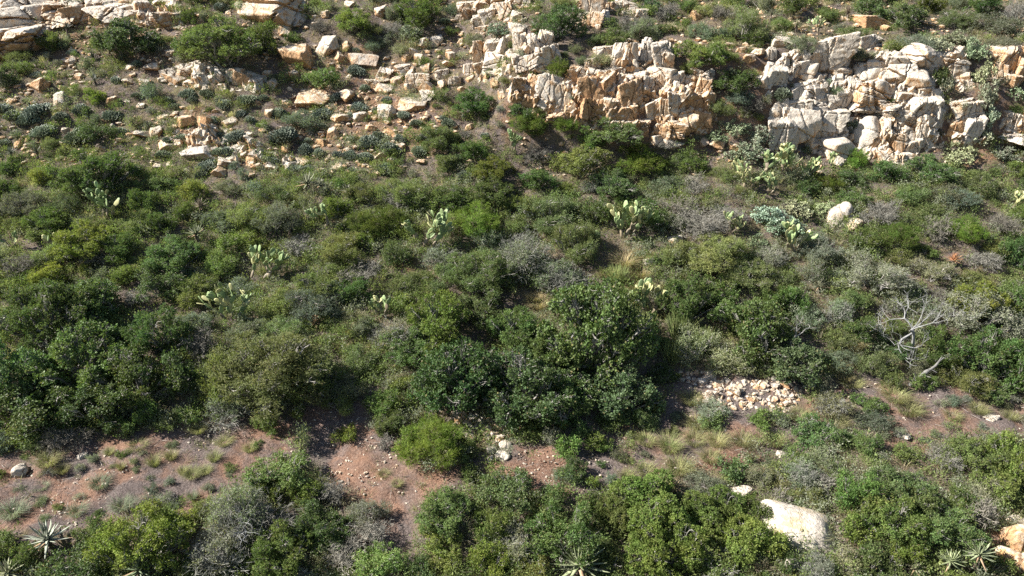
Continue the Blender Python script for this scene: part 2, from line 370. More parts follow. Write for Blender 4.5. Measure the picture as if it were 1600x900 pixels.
def crown_mesh(style, size, seed):
    f = FOL[style]; rs = RS(seed*31 + size*7 + len(style)*101); R = NOM[size]
    k = [.95, .78, .60, .47][size]
    C, r = crown_lobes(rs, R, NLOBE[size], (f['rl'][0]*k, f['rl'][1]*k))
    ls = [0.85, 0.95, 1.05, 1.15][size]; L0, W0 = f['L']*ls, f['W']*ls
    area = (4*math.pi*r**2).sum()*0.55
    nt_ = int(area*f['cov']/(L0*W0*0.5)/f['per'])
    li = rs.choice(len(r), nt_, p=(r**2)/(r**2).sum())
    d = rdir(rs, nt_); d[:, 2] += .15; d = unit(d)
    # lumpy lobes
    ph = rs.uniform(0, 6.28, (len(r), 3))
    lump = 1 + 0.13*np.sin(d[:, 0]*5+ph[li, 0]) * np.sin(d[:, 1]*5+ph[li, 1]) + 0.10*np.sin(d[:, 2]*7+ph[li, 2])
    dm = style == 'dome'
    depth = 1 - np.abs(rs.normal(0, .07 if dm else .16, nt_)) + (.08 if dm else .35)*rs.rand(nt_)*(rs.rand(nt_) > .78)
    tip = C[li] + d*(r[li]*lump*depth)[:, None]*np.array([1, 1, .92])
    # leave out twigs buried in other lobes, below the ground, and a few random gaps
    q_ = np.linalg.norm(tip[:, None, :]-C[None], axis=2)/r[None]; q_[np.arange(nt_), li] = 9
    gap = np.sin(tip[:, 0]*4.1/R**.5+ph[0, 0])*np.sin(tip[:, 1]*3.7/R**.5+ph[0, 1])*np.sin(tip[:, 2]*4.5/R**.5+ph[0, 2])
    keep = (q_.min(1) > 0.78) & (tip[:, 2] > 0.02*R) & (gap < 0.30+0.4*rs.rand(nt_))
    tip, d = tip[keep], d[keep]
    n = len(tip); per = f['per']
    axis_ = unit(d + np.array([0, 0, f['up']*0.7]) + 0.35*rs.normal(size=(n, 3)))
    tt = rs.uniform(-0.6, 1.0, (n, per, 1))
    pos = tip[:, None] + axis_[:, None]*tt*f['spray'] + rs.normal(0, f['spray']*0.28, (n, per, 3))
    if style == 'feather':
        ld = unit(axis_[:, None] + 0.75*rs.normal(size=(n, per, 3)))
    else:
        ld = unit(axis_[:, None]*0.7 + 0.9*rs.normal(size=(n, per, 3)))
    nr = unit(rs.normal(size=(n, per, 3))*0.75 + np.array([-0.25, -0.1, .8]) + d[:, None]*0.5)
    m = n*per
    v, q = leaf_quads(pos.reshape(-1, 3), ld.reshape(-1, 3), nr.reshape(-1, 3), L0*rs.uniform(.65, 1.25, m), W0*rs.uniform(.7, 1.25, m))
    return mesh_np("foliage", v, q), C, r
def branches(rs, base, C, r, R, n_twig, rad, wig=.12, reach=1.0):
    """tapered wood from the foot to every lobe, then twigs to the lobe's skin"""
    p0, p1, ra, rb = [], [], [], []
    for c, rr in zip(C, r):
        b = base + np.array([rs.normal(0, .05*R), rs.normal(0, .05*R), -0.12*R])
        pts = [b]; nseg = 4
        for i in range(1, nseg+1):
            f = i/nseg; q = b*(1-f) + c*f
            q = q + rs.normal(0, wig*R*0.35, 3)*(1 if i < nseg else .3); q[2] = max(q[2], 0.03*R)
            pts.append(q)
        rads = np.linspace(rad, rad*0.4, nseg+1)*rs.uniform(.7, 1.1)
        for i in range(nseg): p0.append(pts[i]); p1.append(pts[i+1]); ra.append(rads[i]); rb.append(rads[i+1])
        for j in range(n_twig):
            d = rdir(rs, 1)[0]; d[2] = abs(d[2])*.8 - .1
            st = pts[rs.randint(2, nseg+1)]; e = c + d*rr*reach*rs.uniform(.75, 1.08)
            e[2] = max(e[2], .02)
            mid = (st+e)/2 + rs.normal(0, rr*.13, 3)
            p0 += [st, mid]; p1 += [mid, e]; ra += [rad*.36, rad*.26]; rb += [rad*.28, rad*.15]
            for k in range(2):
                e2 = e + rs.normal(0, rr*.22, 3); m2 = mid*.4+e*.6
                p0.append(m2); p1.append(e2); ra.append(rad*.2); rb.append(rad*.1)
    return tube_quads(np.array(p0), np.array(p1), np.array(ra), np.array(rb))
_crowns = {}
def crown_set(style, size, var):
    key = (style, size, var)
    if key not in _crowns:
        fo, C, r = crown_mesh(style, size, 11+var)
        rs = RS(99+var+size*10)
        v, q = branches(rs, np.zeros(3), C, r, NOM[size], [3, 5, 6, 7][size], [.016, .026, .042, .06][size], reach=1.14)
        _crowns[key] = (fo, mesh_np("stem", v, q))
    return _crowns[key]
# dry, mostly leafless shrubs: a dome of forking grey twigs
_twigs = {}
def twig_set(size, var, dens=1.0):
    key = (size, var)
    if key in _twigs: return _twigs[key]
    rs = RS(500+var*13+size); R = NOM[size]
    C, r = crown_lobes(rs, R, NLOBE[size]+3, (.28, .42))
    v, q = branches(rs, np.zeros(3), C, r, R, [5, 7, 8, 9][size], [.015, .022, .034, .045][size], .26)
    stem = mesh_np("stem", v, q)
    nl = int([200, 480, 950, 1600][size]*dens)
    li = rs.choice(len(r), nl); d = rdir(rs, nl); st = C[li] + d*(r[li]*rs.uniform(.45, .95, nl))[:, None]
    dd = unit(d + np.array([0, 0, .25]) + .6*rs.normal(size=(nl, 3)))
    ln = rs.uniform(.10, .26, nl)*(.7+.25*size)
    st[:, 2] = np.maximum(st[:, 2], .03)
    a = Acc(); en = st+dd*ln[:, None]
    v, q = tube_quads(st, en, np.full(nl, .0075), np.full(nl, .004)); a.add(v, q)
    for k in range(2):
        s2 = st+dd*(ln*rs.uniform(.3, .8, nl))[:, None]; d2 = unit(dd+.9*rs.normal(size=(nl, 3)))
        v, q = tube_quads(s2, s2+d2*(ln*.6)[:, None], np.full(nl, .006), np.full(nl, .0035)); a.add(v, q)
    _twigs[key] = (stem, a.mesh("twigs"))
    return _twigs[key]
# cushion euphorbia: a dome of upright blue-green fingers
_cush = {}
def cushion_mesh(var):
    if var in _cush: return _cush[var]
    rs = RS(700+var); R = .5; n = 230; k = 5
    i = np.arange(n)+.5; ph = np.arccos(1-i/n*0.98); th = math.pi*(1+5**.5)*i
    d = np.stack([np.cos(th)*np.sin(ph), np.sin(th)*np.sin(ph), np.cos(ph)], 1)
    d = unit(d + rs.normal(0, .06, (n, 3)))
    ax = unit(d*np.array([1, 1, 1.0]) + np.array([0, 0, .55]))
    lum = 1+.10*np.sin(d[:, 0]*4+var)+.08*np.sin(d[:, 1]*5+2*var)
    top = d*(R*lum*rs.uniform(.9, 1.08, n))[:, None]*np.array([1, 1, .85]); top[:, 2] += .06
    bot = top-ax*.26
    a = Acc(); rr = rs.uniform(.021, .030, n)
    v, q = tube_quads(bot, top, rr, rr*1.0, k); a.add(v, q)
    v, q = tube_quads(top, top+ax*.022, rr, rr*.35, k); a.add(v, q)
    _cush[var] = a.mesh("fingers"); return _cush[var]
# grass: arching blades
def blades(rs, n, R, H, W, spread=.9, droop=.5, seg=2):
    a = rs.uniform(0, 6.283, n); rr = R*np.sqrt(rs.rand(n))*.5
    b = np.stack([np.cos(a)*rr, np.sin(a)*rr, np.full(n, -.03)], 1)
    out = np.stack([np.cos(a), np.sin(a), np.zeros(n)], 1) + .35*rs.normal(size=(n, 3))*np.array([1, 1, 0])
    h = H*rs.uniform(.5, 1.1, n)
    m = b + np.array([0, 0, 1.0])*(h*.62)[:, None] + out*(h*.25*spread)[:, None]
    e = b + np.array([0, 0, 1.0])*(h*(1-droop*.3))[:, None] + out*(h*.7*spread)[:, None]
    s = unit(np.cross(out, np.array([0, 0, 1.0])))
    w = W*rs.uniform(.6, 1.2, n)[:, None]
    v = np.stack([b-s*w*.5, b+s*w*.5, m+s*w*.4, m-s*w*.4, e], 1).reshape(-1, 3)
    i = np.arange(n)[:, None]*5
    return v, i+np.array([[0, 1, 2, 3]]), i+np.array([[3, 2, 4]])
_tuft = {}
def tuft_mesh(var):
    if var not in _tuft:
        rs = RS(800+var); a = Acc()
        v, q, t = blades(rs, 420, .5, .46, .009, 1.1, .6); a.add(v, q, t)
        _tuft[var] = a.mesh("grass_tuft")
    return _tuft[var]
_reed = {}
def reed_mesh(var):     # pale upright leafless stems
    if var not in _reed:
        rs = RS(850+var); n = 300
        b = rs.normal(0, .16, (n, 3))*np.array([1, 1, 0]); d = unit(b*1.6+np.array([0, 0, 1.0])+.18*rs.normal(size=(n, 3)))
        e = b+d*rs.uniform(.45, 1.0, n)[:, None]
        v, q = tube_quads(b, e, np.full(n, .011), np.full(n, .005))
        _reed[var] = mesh_np("stems", v, q)
    return _reed[var]
# aloes
def aloe_leaf(curve, L=1.0, seg=7):
    """one thick channelled leaf, base at the origin, growing along +x and bending by curve"""
    v = []; p = np.array([0.0, 0, 0]); an = 0.0
    for i in range(seg+1):
        f = i/seg; w = .068*(1-f)**.75*(1+.5*f) + .002; th = .034*(1-f)+.004
        up = np.array([-math.sin(an), 0, math.cos(an)])
        v += [p+np.array([0, w, 0])+up*.022*(1-f), p+up*-.012*(1-f), p+np.array([0, -w, 0])+up*.022*(1-f), p-up*th]
        p = p+np.array([math.cos(an), 0, math.sin(an)])*L/seg; an += curve/seg
    q = []
    for i in range(seg):
        for j in range(4): q.append([i*4+j, i*4+(j+1) % 4, i*4+4+(j+1) % 4, i*4+4+j])
    return np.array(v), np.array(q)
def rosette_frames(rs, n, old=0):
    out = []
    for i in range(n):
        f = (i+.5)/n; az = i*2.39996+rs.normal(0, .15); el = math.radians(-8+88*f**1.15+rs.normal(0, 5))
        L = (.62+.25*rs.rand())*(1-.25*f)
        M = Matrix.Rotation(az, 4, 'Z') @ Matrix.Rotation(-el, 4, 'Y') @ Matrix.Diagonal((L, L*1.0, L, 1))
        out.append((Matrix.Translation((0, 0, .10*f)) @ M, f))
    return out
_leafmesh = {}
def aloe_leaf_mesh(k):
    if k not in _leafmesh: _leafmesh[k] = mesh_np("aloe_leaf", *aloe_leaf([.45, .1, -.5][k]), smooth_sh=True)
    return _leafmesh[k]
_ros = {}
def rosette_mesh(var):
    if var not in _ros:
        rs = RS(900+var); a = Acc()
        for M, f in rosette_frames(rs, 26):
            v, q = aloe_leaf([.45, .1, -.5][0 if f > .45 else 1], seg=5)
            v = np.array([(M @ Vector(x))[:] for x in v]); a.add(v, q)
        b = Acc()
        for i in range(22):
            M = Matrix.Translation((0, 0, -.02-.5*rs.rand())) @ Matrix.Rotation(rs.uniform(0, 6.28), 4, 'Z') @ Matrix.Rotation(math.radians(rs.uniform(35, 75)), 4, 'Y') @ Matrix.Diagonal((.5, .42, .5, 1))
            v, q = aloe_leaf(-.7, seg=4); v = np.array([(M @ Vector(x))[:] for x in v]); b.add(v, q)
        _ros[var] = (a.mesh("rosette"), b.mesh("dead_leaf_skirt"))
    return _ros[var]
_trunk = None
def trunk_mesh():
    global _trunk
    if _trunk is None:
        rs = RS(5); a = Acc(); zs = np.linspace(-1.2, 1, 8)
        p = np.stack([rs.normal(0, .02, 8), rs.normal(0, .02, 8), zs], 1); rr = .10+.015*rs.rand(8)
        v, q = tube_quads(p[:-1], p[1:], rr[:-1], rr[1:], 7); a.add(v, q); _trunk = a.mesh("trunk", True)
    return _trunk
# prickly pear pad
def pad_mesh(seed):
    rs = RS(seed); nu, nv = 12, 5; v = []; q = []
    for i in range(nu):
        a = 2*math.pi*i/nu; 
        for j in range(nv):
            b = -math.pi/2+math.pi*(j+.0)/(nv-1)
            w = math.cos(b)**.6 if 0 < j < nv-1 else .62
            y = math.sin(b)
            egg = .25*(1+.18*math.sin(a))
            v.append((egg*math.cos(a)*w, .045*y*(1.0 if abs(y) < .99 else 1.0), .5+.5*math.sin(a)*w))
    for i in range(nu):
        for j in range(nv-1):
            q.append((i*nv+j, ((i+1) % nu)*nv+j, ((i+1) % nu)*nv+j+1, i*nv+j+1))
    n0 = len(v); v += [(0, -.055, .5), (0, .055, .5)]
    t = []
    for i in range(nu):
        t.append((n0, ((i+1) % nu)*nv, i*nv)); t.append((n0+1, i*nv+nv-1, ((i+1) % nu)*nv+nv-1))
    v = np.array(v)
    v[:, 1] += .05*np.sin(v[:, 2]*2.5+seed)*(.4+v[:, 0]) + .03*(v[:, 2]-.5)**2
    return mesh_np("pad", v, q, t, True)
PADS = [pad_mesh(i) for i in range(3)]
# rocks
def ico(sub):
    bm = bmesh.new(); bmesh.ops.create_icosphere(bm, subdivisions=sub, radius=1)
    v = np.array([x.co[:] for x in bm.verts]); f = np.array([[w.index for w in x.verts] for x in bm.faces]); bm.free(); return v, f
ICO = {3: ico(3), 4: ico(4), 5: ico(5)}
def sinnoise(rs, p, f, n=7):
    k = rdir(rs, n)*f*rs.uniform(.6, 1.5, (n, 1)); ph = rs.uniform(0, 6.28, n)
    return np.sin(p @ k.T + ph).mean(1)*1.6
def rock_mesh(style, seed, sub=5):
    rs = RS(seed*17+len(style)); d, fc = ICO[sub]
    if style == 'block':
        nb = [np.array(a, float) for a in ((1, 0, 0), (-1, 0, 0), (0, 1, 0), (0, -1, 0), (0, 0, 1), (0, 0, -1))]
        pl = [unit(a+rs.normal(0, .20, 3)) for a in nb]; h = [rs.uniform(.82, 1.0) for a in nb]
        for i in range(6): pl.append(rdir(rs, 1)[0]); h.append(rs.uniform(.90, 1.25))
        p = 44
    elif style == 'slab':
        pl = [unit(np.array(a)+rs.normal(0, .22, 3)) for a in ((0, 0, 1.), (0, 0, -1.), (1., 0, .2), (-1., 0, .2), (0, 1., .2), (0, -1., .2))]; h = [.8, .8, .95, .95, .95, .95]
        for i in range(7): a = rdir(rs, 1)[0]; pl.append(a); h.append(rs.uniform(.95, 1.2))
        p = 34
    elif style == 'hero':
        pl = [unit(np.array(a)) for a in ((-.28, -.30, .9), (.62, -.35, .62), (-1., -.1, .25), (0, -1., .35), (.2, 1., .3), (1., .1, .2), (0, 0, -1.), (.15, .5, .8), (-.5, -.7, .5))]; h = [.70, .74, .95, .80, .9, .98, .8, .78, .80]; p = 9
    elif style == 'shard':
        pl = list(rdir(rs, 9)); h = list(rs.uniform(.55, 1.0, 9)); p = 40
        for a in ((0, 0, 1.), (0, 0, -1.), (1., 0, 0), (-1., 0, 0), (0, 1., 0), (0, -1., 0)): pl.append(unit(np.array(a)+rs.normal(0, .3, 3))); h.append(rs.uniform(.8, 1.05))
    else:
        pl = list(rdir(rs, 13)); h = list(rs.uniform(.72, 1.0, 13)); p = 11
        for a in ((0, 0, 1.), (0, 0, -1.), (1., 0, 0), (-1., 0, 0), (0, 1., 0), (0, -1., 0)): pl.append(np.array(a)); h.append(1.02)
    pl = np.array(pl); h = np.array(h)
    rad = (np.maximum(d @ pl.T, 0)/h)**p
    rad = rad.sum(1)**(-1/p)
    v = d*rad[:, None]
    if style not in ('stone', 'shard', 'hero'):
        for i in range({'block': 8, 'slab': 5}.get(style, 3)):      # joints cut into the faces
            nrm = rdir(rs, 1)[0]
            if style == 'block': nrm = unit(nrm*np.array([1, 1, .25 if rs.rand() < .7 else 2.0]))
            off = rs.uniform(-.55, .55); w = rs.uniform(.025, .05)
            s = v @ nrm - off + .06*sinnoise(rs, v, 4)
            v = v*(1-rs.uniform(.08, .22)*np.exp(-(s/w)**2))[:, None]
            v = v*(1+.055*np.sign(s)*(rs.rand()-.3))[:, None]
    v = v*(1+(.045 if style != 'shard' else .02)*sinnoise(rs, v, 3)+.03*sinnoise(rs, v, 7)+.016*sinnoise(rs, v, 15)+.009*sinnoise(rs, v, 30))[:, None]
    return mesh_np("rock", v, tris=fc, smooth_sh=(style in ('boulder', 'stone', 'hero')))
_rocks = {}
def rock_var(style, var, sub=5):
    k = (style, var, sub)
    if k not in _rocks:
        _rocks[k] = rock_mesh(style, var+3, sub); _rocks[k].materials.append(M_ROCK)
    return _rocks[k]
RCOUNT = [0]
def put_rock(name, px, py, w, h, style='boulder', rust=.4, grey=.3, parent=None, sub=5, tilt=.18, sink=.45, deep=1.0, nv=9):
    """a rock whose picture is about w x h pixels around (px,py), bedded in the slope"""
    RCOUNT[0] += 1; rs = RS(RCOUNT[0]*7+1)
    p, mpp, th = hit(px, py, 0.0)
    rx = w/2*mpp*1.06; ry = rx*deep*rs.uniform(.8, 1.05)
    hz = (h/2*mpp)**2 - (ry*math.sin(th)*.8)**2
    rz = math.sqrt(max(hz, (.42*rx)**2))/math.cos(th)
    p, mpp, th = hit(px, py, rz*(1-sink)*.5)
    p = p + np.array([0, ry*.25, 0])
    o = link(name, rock_var(style, rs.randint(nv), sub))
    o.location = p; o.scale = (rx, ry, rz)
    o.rotation_euler = (rs.normal(0, tilt), rs.normal(0, tilt), (rs.choice(4)*math.pi/2 if style == 'block' else rs.uniform(0, 6.28)) + rs.normal(0, .2))
    if style == 'block':      # quarter turns must swap the scale
        if int(round(o.rotation_euler[2]/(math.pi/2))) % 2: o.scale = (ry, rx, rz)
    elif abs(rx-ry) > .2*rx: o.rotation_euler[2] = rs.normal(0, .25)
    o.color = (min(1, max(0, rust+rs.normal(0, .13))), min(1, max(0, grey+rs.normal(0, .15))), 0, 1)
    if parent is not None: o.parent = parent; o.matrix_parent_inverse = parent.matrix_basis.inverted()
    return o
# ---------------------------------------------------------------- plant kinds
KIND = {  # key: name, category, style, material, colour, bark colour, look
 'dark':  ('dark_bush', 'bush', 'broad', M_LEAF, (.078, .120, .044), (.23, .22, .20), 'dark green glossy-leaved bush'),
 'deep':  ('green_bush', 'bush', 'small', M_LEAF, (.104, .156, .050), (.24, .23, .205), 'deep green bush'),
 'green': ('leafy_shrub', 'shrub', 'small', M_FINE, (.142, .196, .062), (.24, .23, .205), 'mid-green leafy shrub'),
 'bright': ('yellow_green_bush', 'bush', 'small', M_FINE, (.205, .258, .064), (.24, .23, .20), 'yellow-green bush'),
 'cauli': ('yellow_green_bush', 'bush', 'dome', M_FINE, (.190, .235, .066), (.24, .23, .20), 'yellow-green bush'),
 'olive': ('olive_shrub', 'shrub', 'fine', M_FINE, (.185, .225, .088), (.26, .245, .22), 'olive-green fine-leaved shrub'),
 'greyg': ('grey_green_shrub', 'shrub', 'fine', M_FINE, (.195, .225, .15), (.24, .22, .20), 'grey-green soft shrub'),
 'feather': ('feathery_shrub', 'shrub', 'feather', M_FINE, (.125, .185, .038), (.16, .15, .09), 'vivid green feathery shrub'),
 'half':  ('half_dry_shrub', 'shrub', 'loose', M_FINE, (.23, .255, .165), (.30, .28, .26), 'sparse pale grey shrub'),
 'succ':  ('succulent_shrub', 'succulent', 'succulent', M_SUCC, (.25, .30, .185), (.20, .17, .14), 'pale blue-green succulent shrub'),
}
SEQ = [0]
def shrub(kind, cx, cy, w, h, label=None, lm=None, group=None, tint=1.0, reg=True):
    SEQ[0] += 1; rs = RS(SEQ[0]*13+5)
    p, mpp, th = hit(cx, cy, .3)
    rx = w/2*mpp*1.04; ry = rx*.95
    rz = math.sqrt(max((h/2*mpp)**2-(ry*math.sin(th))**2, (.5*rx)**2))/math.cos(th); rz = min(max(rz, .52*rx), 1.35*rx)
    p, mpp, th = hit(cx, cy, rz*.667)
    bz = float(ground(p[0], p[1]))
    size = int(np.argmin([abs(math.log(rx/n)) for n in NOM])); nv = [3, 3, 2, 2][size]
    s = .9*rx/NOM[size]; sz = .9*rz/(.75*NOM[size])
    if kind == 'dry':
        e = empty('dry_twig_shrub', (p[0], p[1], bz-.04), rs.uniform(0, 6.28), (s, s, sz))
        st, tw = twig_set(size, rs.randint(nv)); g = rs.uniform(.85, 1.15); br = rs.rand()
        c = np.array([.225, .222, .195])*(1-br*.5)+np.array([.22, .185, .14])*br*.5
        link('stem', st, M_BARK, e, c*.8*g*tint); link('twigs', tw, M_BARK, e, c*g*tint)
        look, cat = 'leafless grey twig shrub', 'shrub'
    else:
        nm, cat, style, mat, col, bark, look = KIND[kind]
        e = empty(nm, (p[0], p[1], bz-.04), rs.uniform(0, 6.28), (s, s, sz))
        fo, st = crown_set(style, size, rs.randint(nv))
        c = np.array(col)*rs.uniform(.82, 1.2)*np.array([rs.uniform(.88, 1.14), 1, rs.uniform(.85, 1.2)])*tint
        link('foliage', fo, mat, e, c); link('stem', st, M_BARK, e, np.array(bark)*rs.uniform(.8, 1.25))
        if kind == 'half' and rs.rand() < .55: link('twigs', twig_set(size, rs.randint(nv))[1], M_BARK, e, (.22, .22, .19))
    if reg: mark(cx, cy, w, h)
    if h > 1.15*w: look = 'tall '+look
    return thing(e, cx, cy, w, look, cat, group, label, lm)
# what of the picture is already taken, so that the filling shrubs keep clear
OCC = np.zeros((260, 200), bool)          # 8-pixel cells from (-240,-200)
def mark(cx, cy, w, h, f=.70):
    i0, i1 = int((cx-w*f/2+240)/8), int((cx+w*f/2+240)/8)+1; j0, j1 = int((cy-h*f/2+200)/8), int((cy+h*f/2+200)/8)+1
    OCC[max(i0, 0):max(i1, 0), max(j0, 0):max(j1, 0)] = True

def aloe(px, py, w, h, label=None, lm=None, stem=.35, col=(.17, .20, .13), dry=.3, pieces=False, skirt=True):
    SEQ[0] += 1; rs = RS(SEQ[0]*13+5)
    p, mpp, th = hit(px, py, .25)
    s = w*mpp/1.45
    p, mpp, th = hit(px, py, stem*1.0)
    z = float(ground(p[0], p[1]))
    e = empty('aloe', (p[0], p[1], z), rs.uniform(0, 6.28))
    if pieces:
        for M, f in rosette_frames(rs, 46):
            k = 0 if f > .45 else 1
            o = link('leaf', aloe_leaf_mesh(k), M_ALOE, e)
            o.matrix_local = Matrix.Translation((0, 0, stem)) @ Matrix.Scale(s, 4) @ M
            d = f < .16 and rs.rand() < dry*2
            c = np.array([.36, .25, .16] if d else col)*rs.uniform(.8, 1.2)
            o.color = (*c, 1)
        ros, sk = rosette_mesh(rs.randint(3))
    else:
        ros, sk = rosette_mesh(rs.randint(3))
        o = link('rosette', ros, M_ALOE, e, np.array(col)*rs.uniform(.85, 1.15)); o.location = (0, 0, stem); o.scale = (s,)*3
    t = link('trunk', trunk_mesh(), M_BARK, e, (.13, .10, .08)); t.scale = (max(s, .4), max(s, .4), stem+.02)
    if skirt:
        o = link('dead_leaf_skirt', sk, M_ALOE, e, np.array([.22, .175, .14])*rs.uniform(.8, 1.3)); o.location = (0, 0, stem); o.scale = (s*.95, s*.95, max(stem*1.3, s*.6))
    mark(px, py, w, h, .6)
    return thing(e, px, py, w, 'spiky rosette aloe', 'aloe', 'aloes on the slope', label, lm)

def pear(px, py, w, h, label=None, lm=None, n=24, col=(.22, .29, .13), yellow=.15, lean=0.0):
    yellow += .08
    SEQ[0] += 1; rs = RS(SEQ[0]*29+3)
    g, mpp, th = hit(px, py+h*.36, 0.12)
    W, H = w*mpp*1.15, h*mpp/math.cos(th)*1.5
    e = empty('prickly_pear', (g[0], g[1]+.15, float(ground(g[0], g[1]+.15))+.08))
    L0 = min(max(.175*max(W, H), .27), .44)
    pads = []; tips = []
    for i in range(3 if w > 45 else 2):
        a = rs.uniform(0, 6.28)
        tips.append((np.array([rs.normal(0, .12*W), rs.normal(0, .08), .05]), unit(np.array([rs.normal(lean, .45), rs.normal(0, .25), 1.0])), L0*rs.uniform(.9, 1.15), 0))
    n = int(n*2.5)
    while tips and len(pads) < n:
        b, d, L, k = tips.pop(0)
        pads.append((b, d, L, k)); end = b+d*L*.95
        if abs(end[0]) > W*.55 or end[2] > H*.9: continue
        for j in range(rs.choice([2, 2, 2, 3])):
            nd = unit(d*.75+np.array([rs.normal(np.sign(end[0])*.10, .52), rs.normal(-.1, .4), .55+rs.normal(0, .3)]))
            bb = b+d*L*rs.uniform(.72, .96)+np.array([rs.normal(0, .06), 0, 0])*L
            tips.append((bb, nd, L*rs.uniform(.82, 1.02), k+1))
    for b, d, L, k in pads:
        o = link('pad', PADS[rs.randint(3)], M_PAD, e)
        z = Vector(d); x = Vector((rs.normal(0, 1), rs.normal(0, .75), rs.normal(0, .4))); x = (x-z*x.dot(z)).normalized(); y = z.cross(x)
        R_ = Matrix((x, y, z)).transposed().to_4x4()
        old = k == 0 or (k == 1 and rs.rand() < .35)
        o.matrix_local = Matrix.Translation(b) @ R_ @ Matrix.Diagonal((L*(.72 if k == 0 else 1), L*(1.7 if k == 0 else .72), L, 1))
        c = np.array((.23, .19, .13) if old else col)*rs.uniform(.8, 1.2)
        if not old and rs.rand() < yellow: c = np.array([.44, .43, .21])*rs.uniform(.8, 1.1)
        o.color = (*c, 1)
    mark(px, py, w, h, .7)
    return thing(e, px, py, w, 'prickly pear cactus', 'prickly pear', 'prickly pears on the slope', label, lm)

def cushion(px, py, w, h, label=None, lm=None, col=(.165, .195, .130)):
    SEQ[0] += 1; rs = RS(SEQ[0]*13+5)
    p, mpp, th = hit(px, py, .12); s = w*mpp/1.0
    z = float(ground(p[0], p[1]))
    o = link('cushion_plant', cushion_mesh(rs.randint(4)), M_SUCC, None, np.array(col)*rs.uniform(.75, 1.25)*np.array([1, 1, rs.uniform(.9, 1.2)]))
    o.location = (p[0], p[1], z-.06*s); o.rotation_euler = (rs.normal(.1, .1), rs.normal(0, .1), rs.uniform(0, 6.28)); sz = min(max(h/w*1.25, .7), 1.2)
    o.scale = (s, s, s*sz)
    mark(px, py, w, h, .8)
    return thing(o, px, py, w, 'grey-green finger cushion plant', 'cushion plant', 'cushion plants among the rocks', label, lm)

def tuft(px, py, w, h, label=None, col=(.24, .24, .10), kind='grass'):
    SEQ[0] += 1; rs = RS(SEQ[0]*13+5)
    p, mpp, th = hit(px, py, .1); s = w*mpp/(.85 if kind == 'grass' else .9)
    nm = 'grass_tuft' if kind == 'grass' else 'reed_like_shrub'
    o = link(nm, tuft_mesh(rs.randint(4)) if kind == 'grass' else reed_mesh(rs.randint(3)), M_GRASS, None, np.array(col)*rs.uniform(.85, 1.2))
    o.location = (p[0], p[1], float(ground(p[0], p[1]))); o.rotation_euler = (0, 0, rs.uniform(0, 6.28)); o.scale = (s, s, s*min(max(h/w*1.3, .7), 1.5))
    mark(px, py, w, h, .8)
    if kind == 'grass': return thing(o, px, py, w, 'straw-green grass tuft', 'grass', 'grass tufts on the slope', label)
    return thing(o, px, py, w, 'pale green upright leafless-stemmed shrub', 'shrub', None, label)

# ---------------------------------------------------------------- rock outcrops (thing > blocks)
def voro(u, v, seed, su, sv):
    """cell id, distance to the border, offset from the cell's centre"""
    rs = RS(seed); T = rs.rand(64, 64, 2); a = u/su; b = v/sv; ai = np.floor(a).astype(int); bi = np.floor(b).astype(int)
    f1 = np.full(u.shape, 9.0); f2 = np.full(u.shape, 9.0); cid = np.zeros(u.shape, int); du = np.zeros(u.shape); dv = np.zeros(u.shape)
    for i in (-1, 0, 1):
        for j in (-1, 0, 1):
            ca, cb = ai+i, bi+j; o = T[ca & 63, cb & 63]; x = a-(ca+o[..., 0]); y = b-(cb+o[..., 1]); d = np.maximum(np.abs(x), np.abs(y))*.6+np.hypot(x, y)*.4
            n = d < f1; f2 = np.where(n, f1, np.minimum(f2, d)); cid = np.where(n, (ca & 63)*64+(cb & 63), cid); du = np.where(n, x, du); dv = np.where(n, y, dv); f1 = np.where(n, d, f1)
    return cid, f2-f1, du, dv
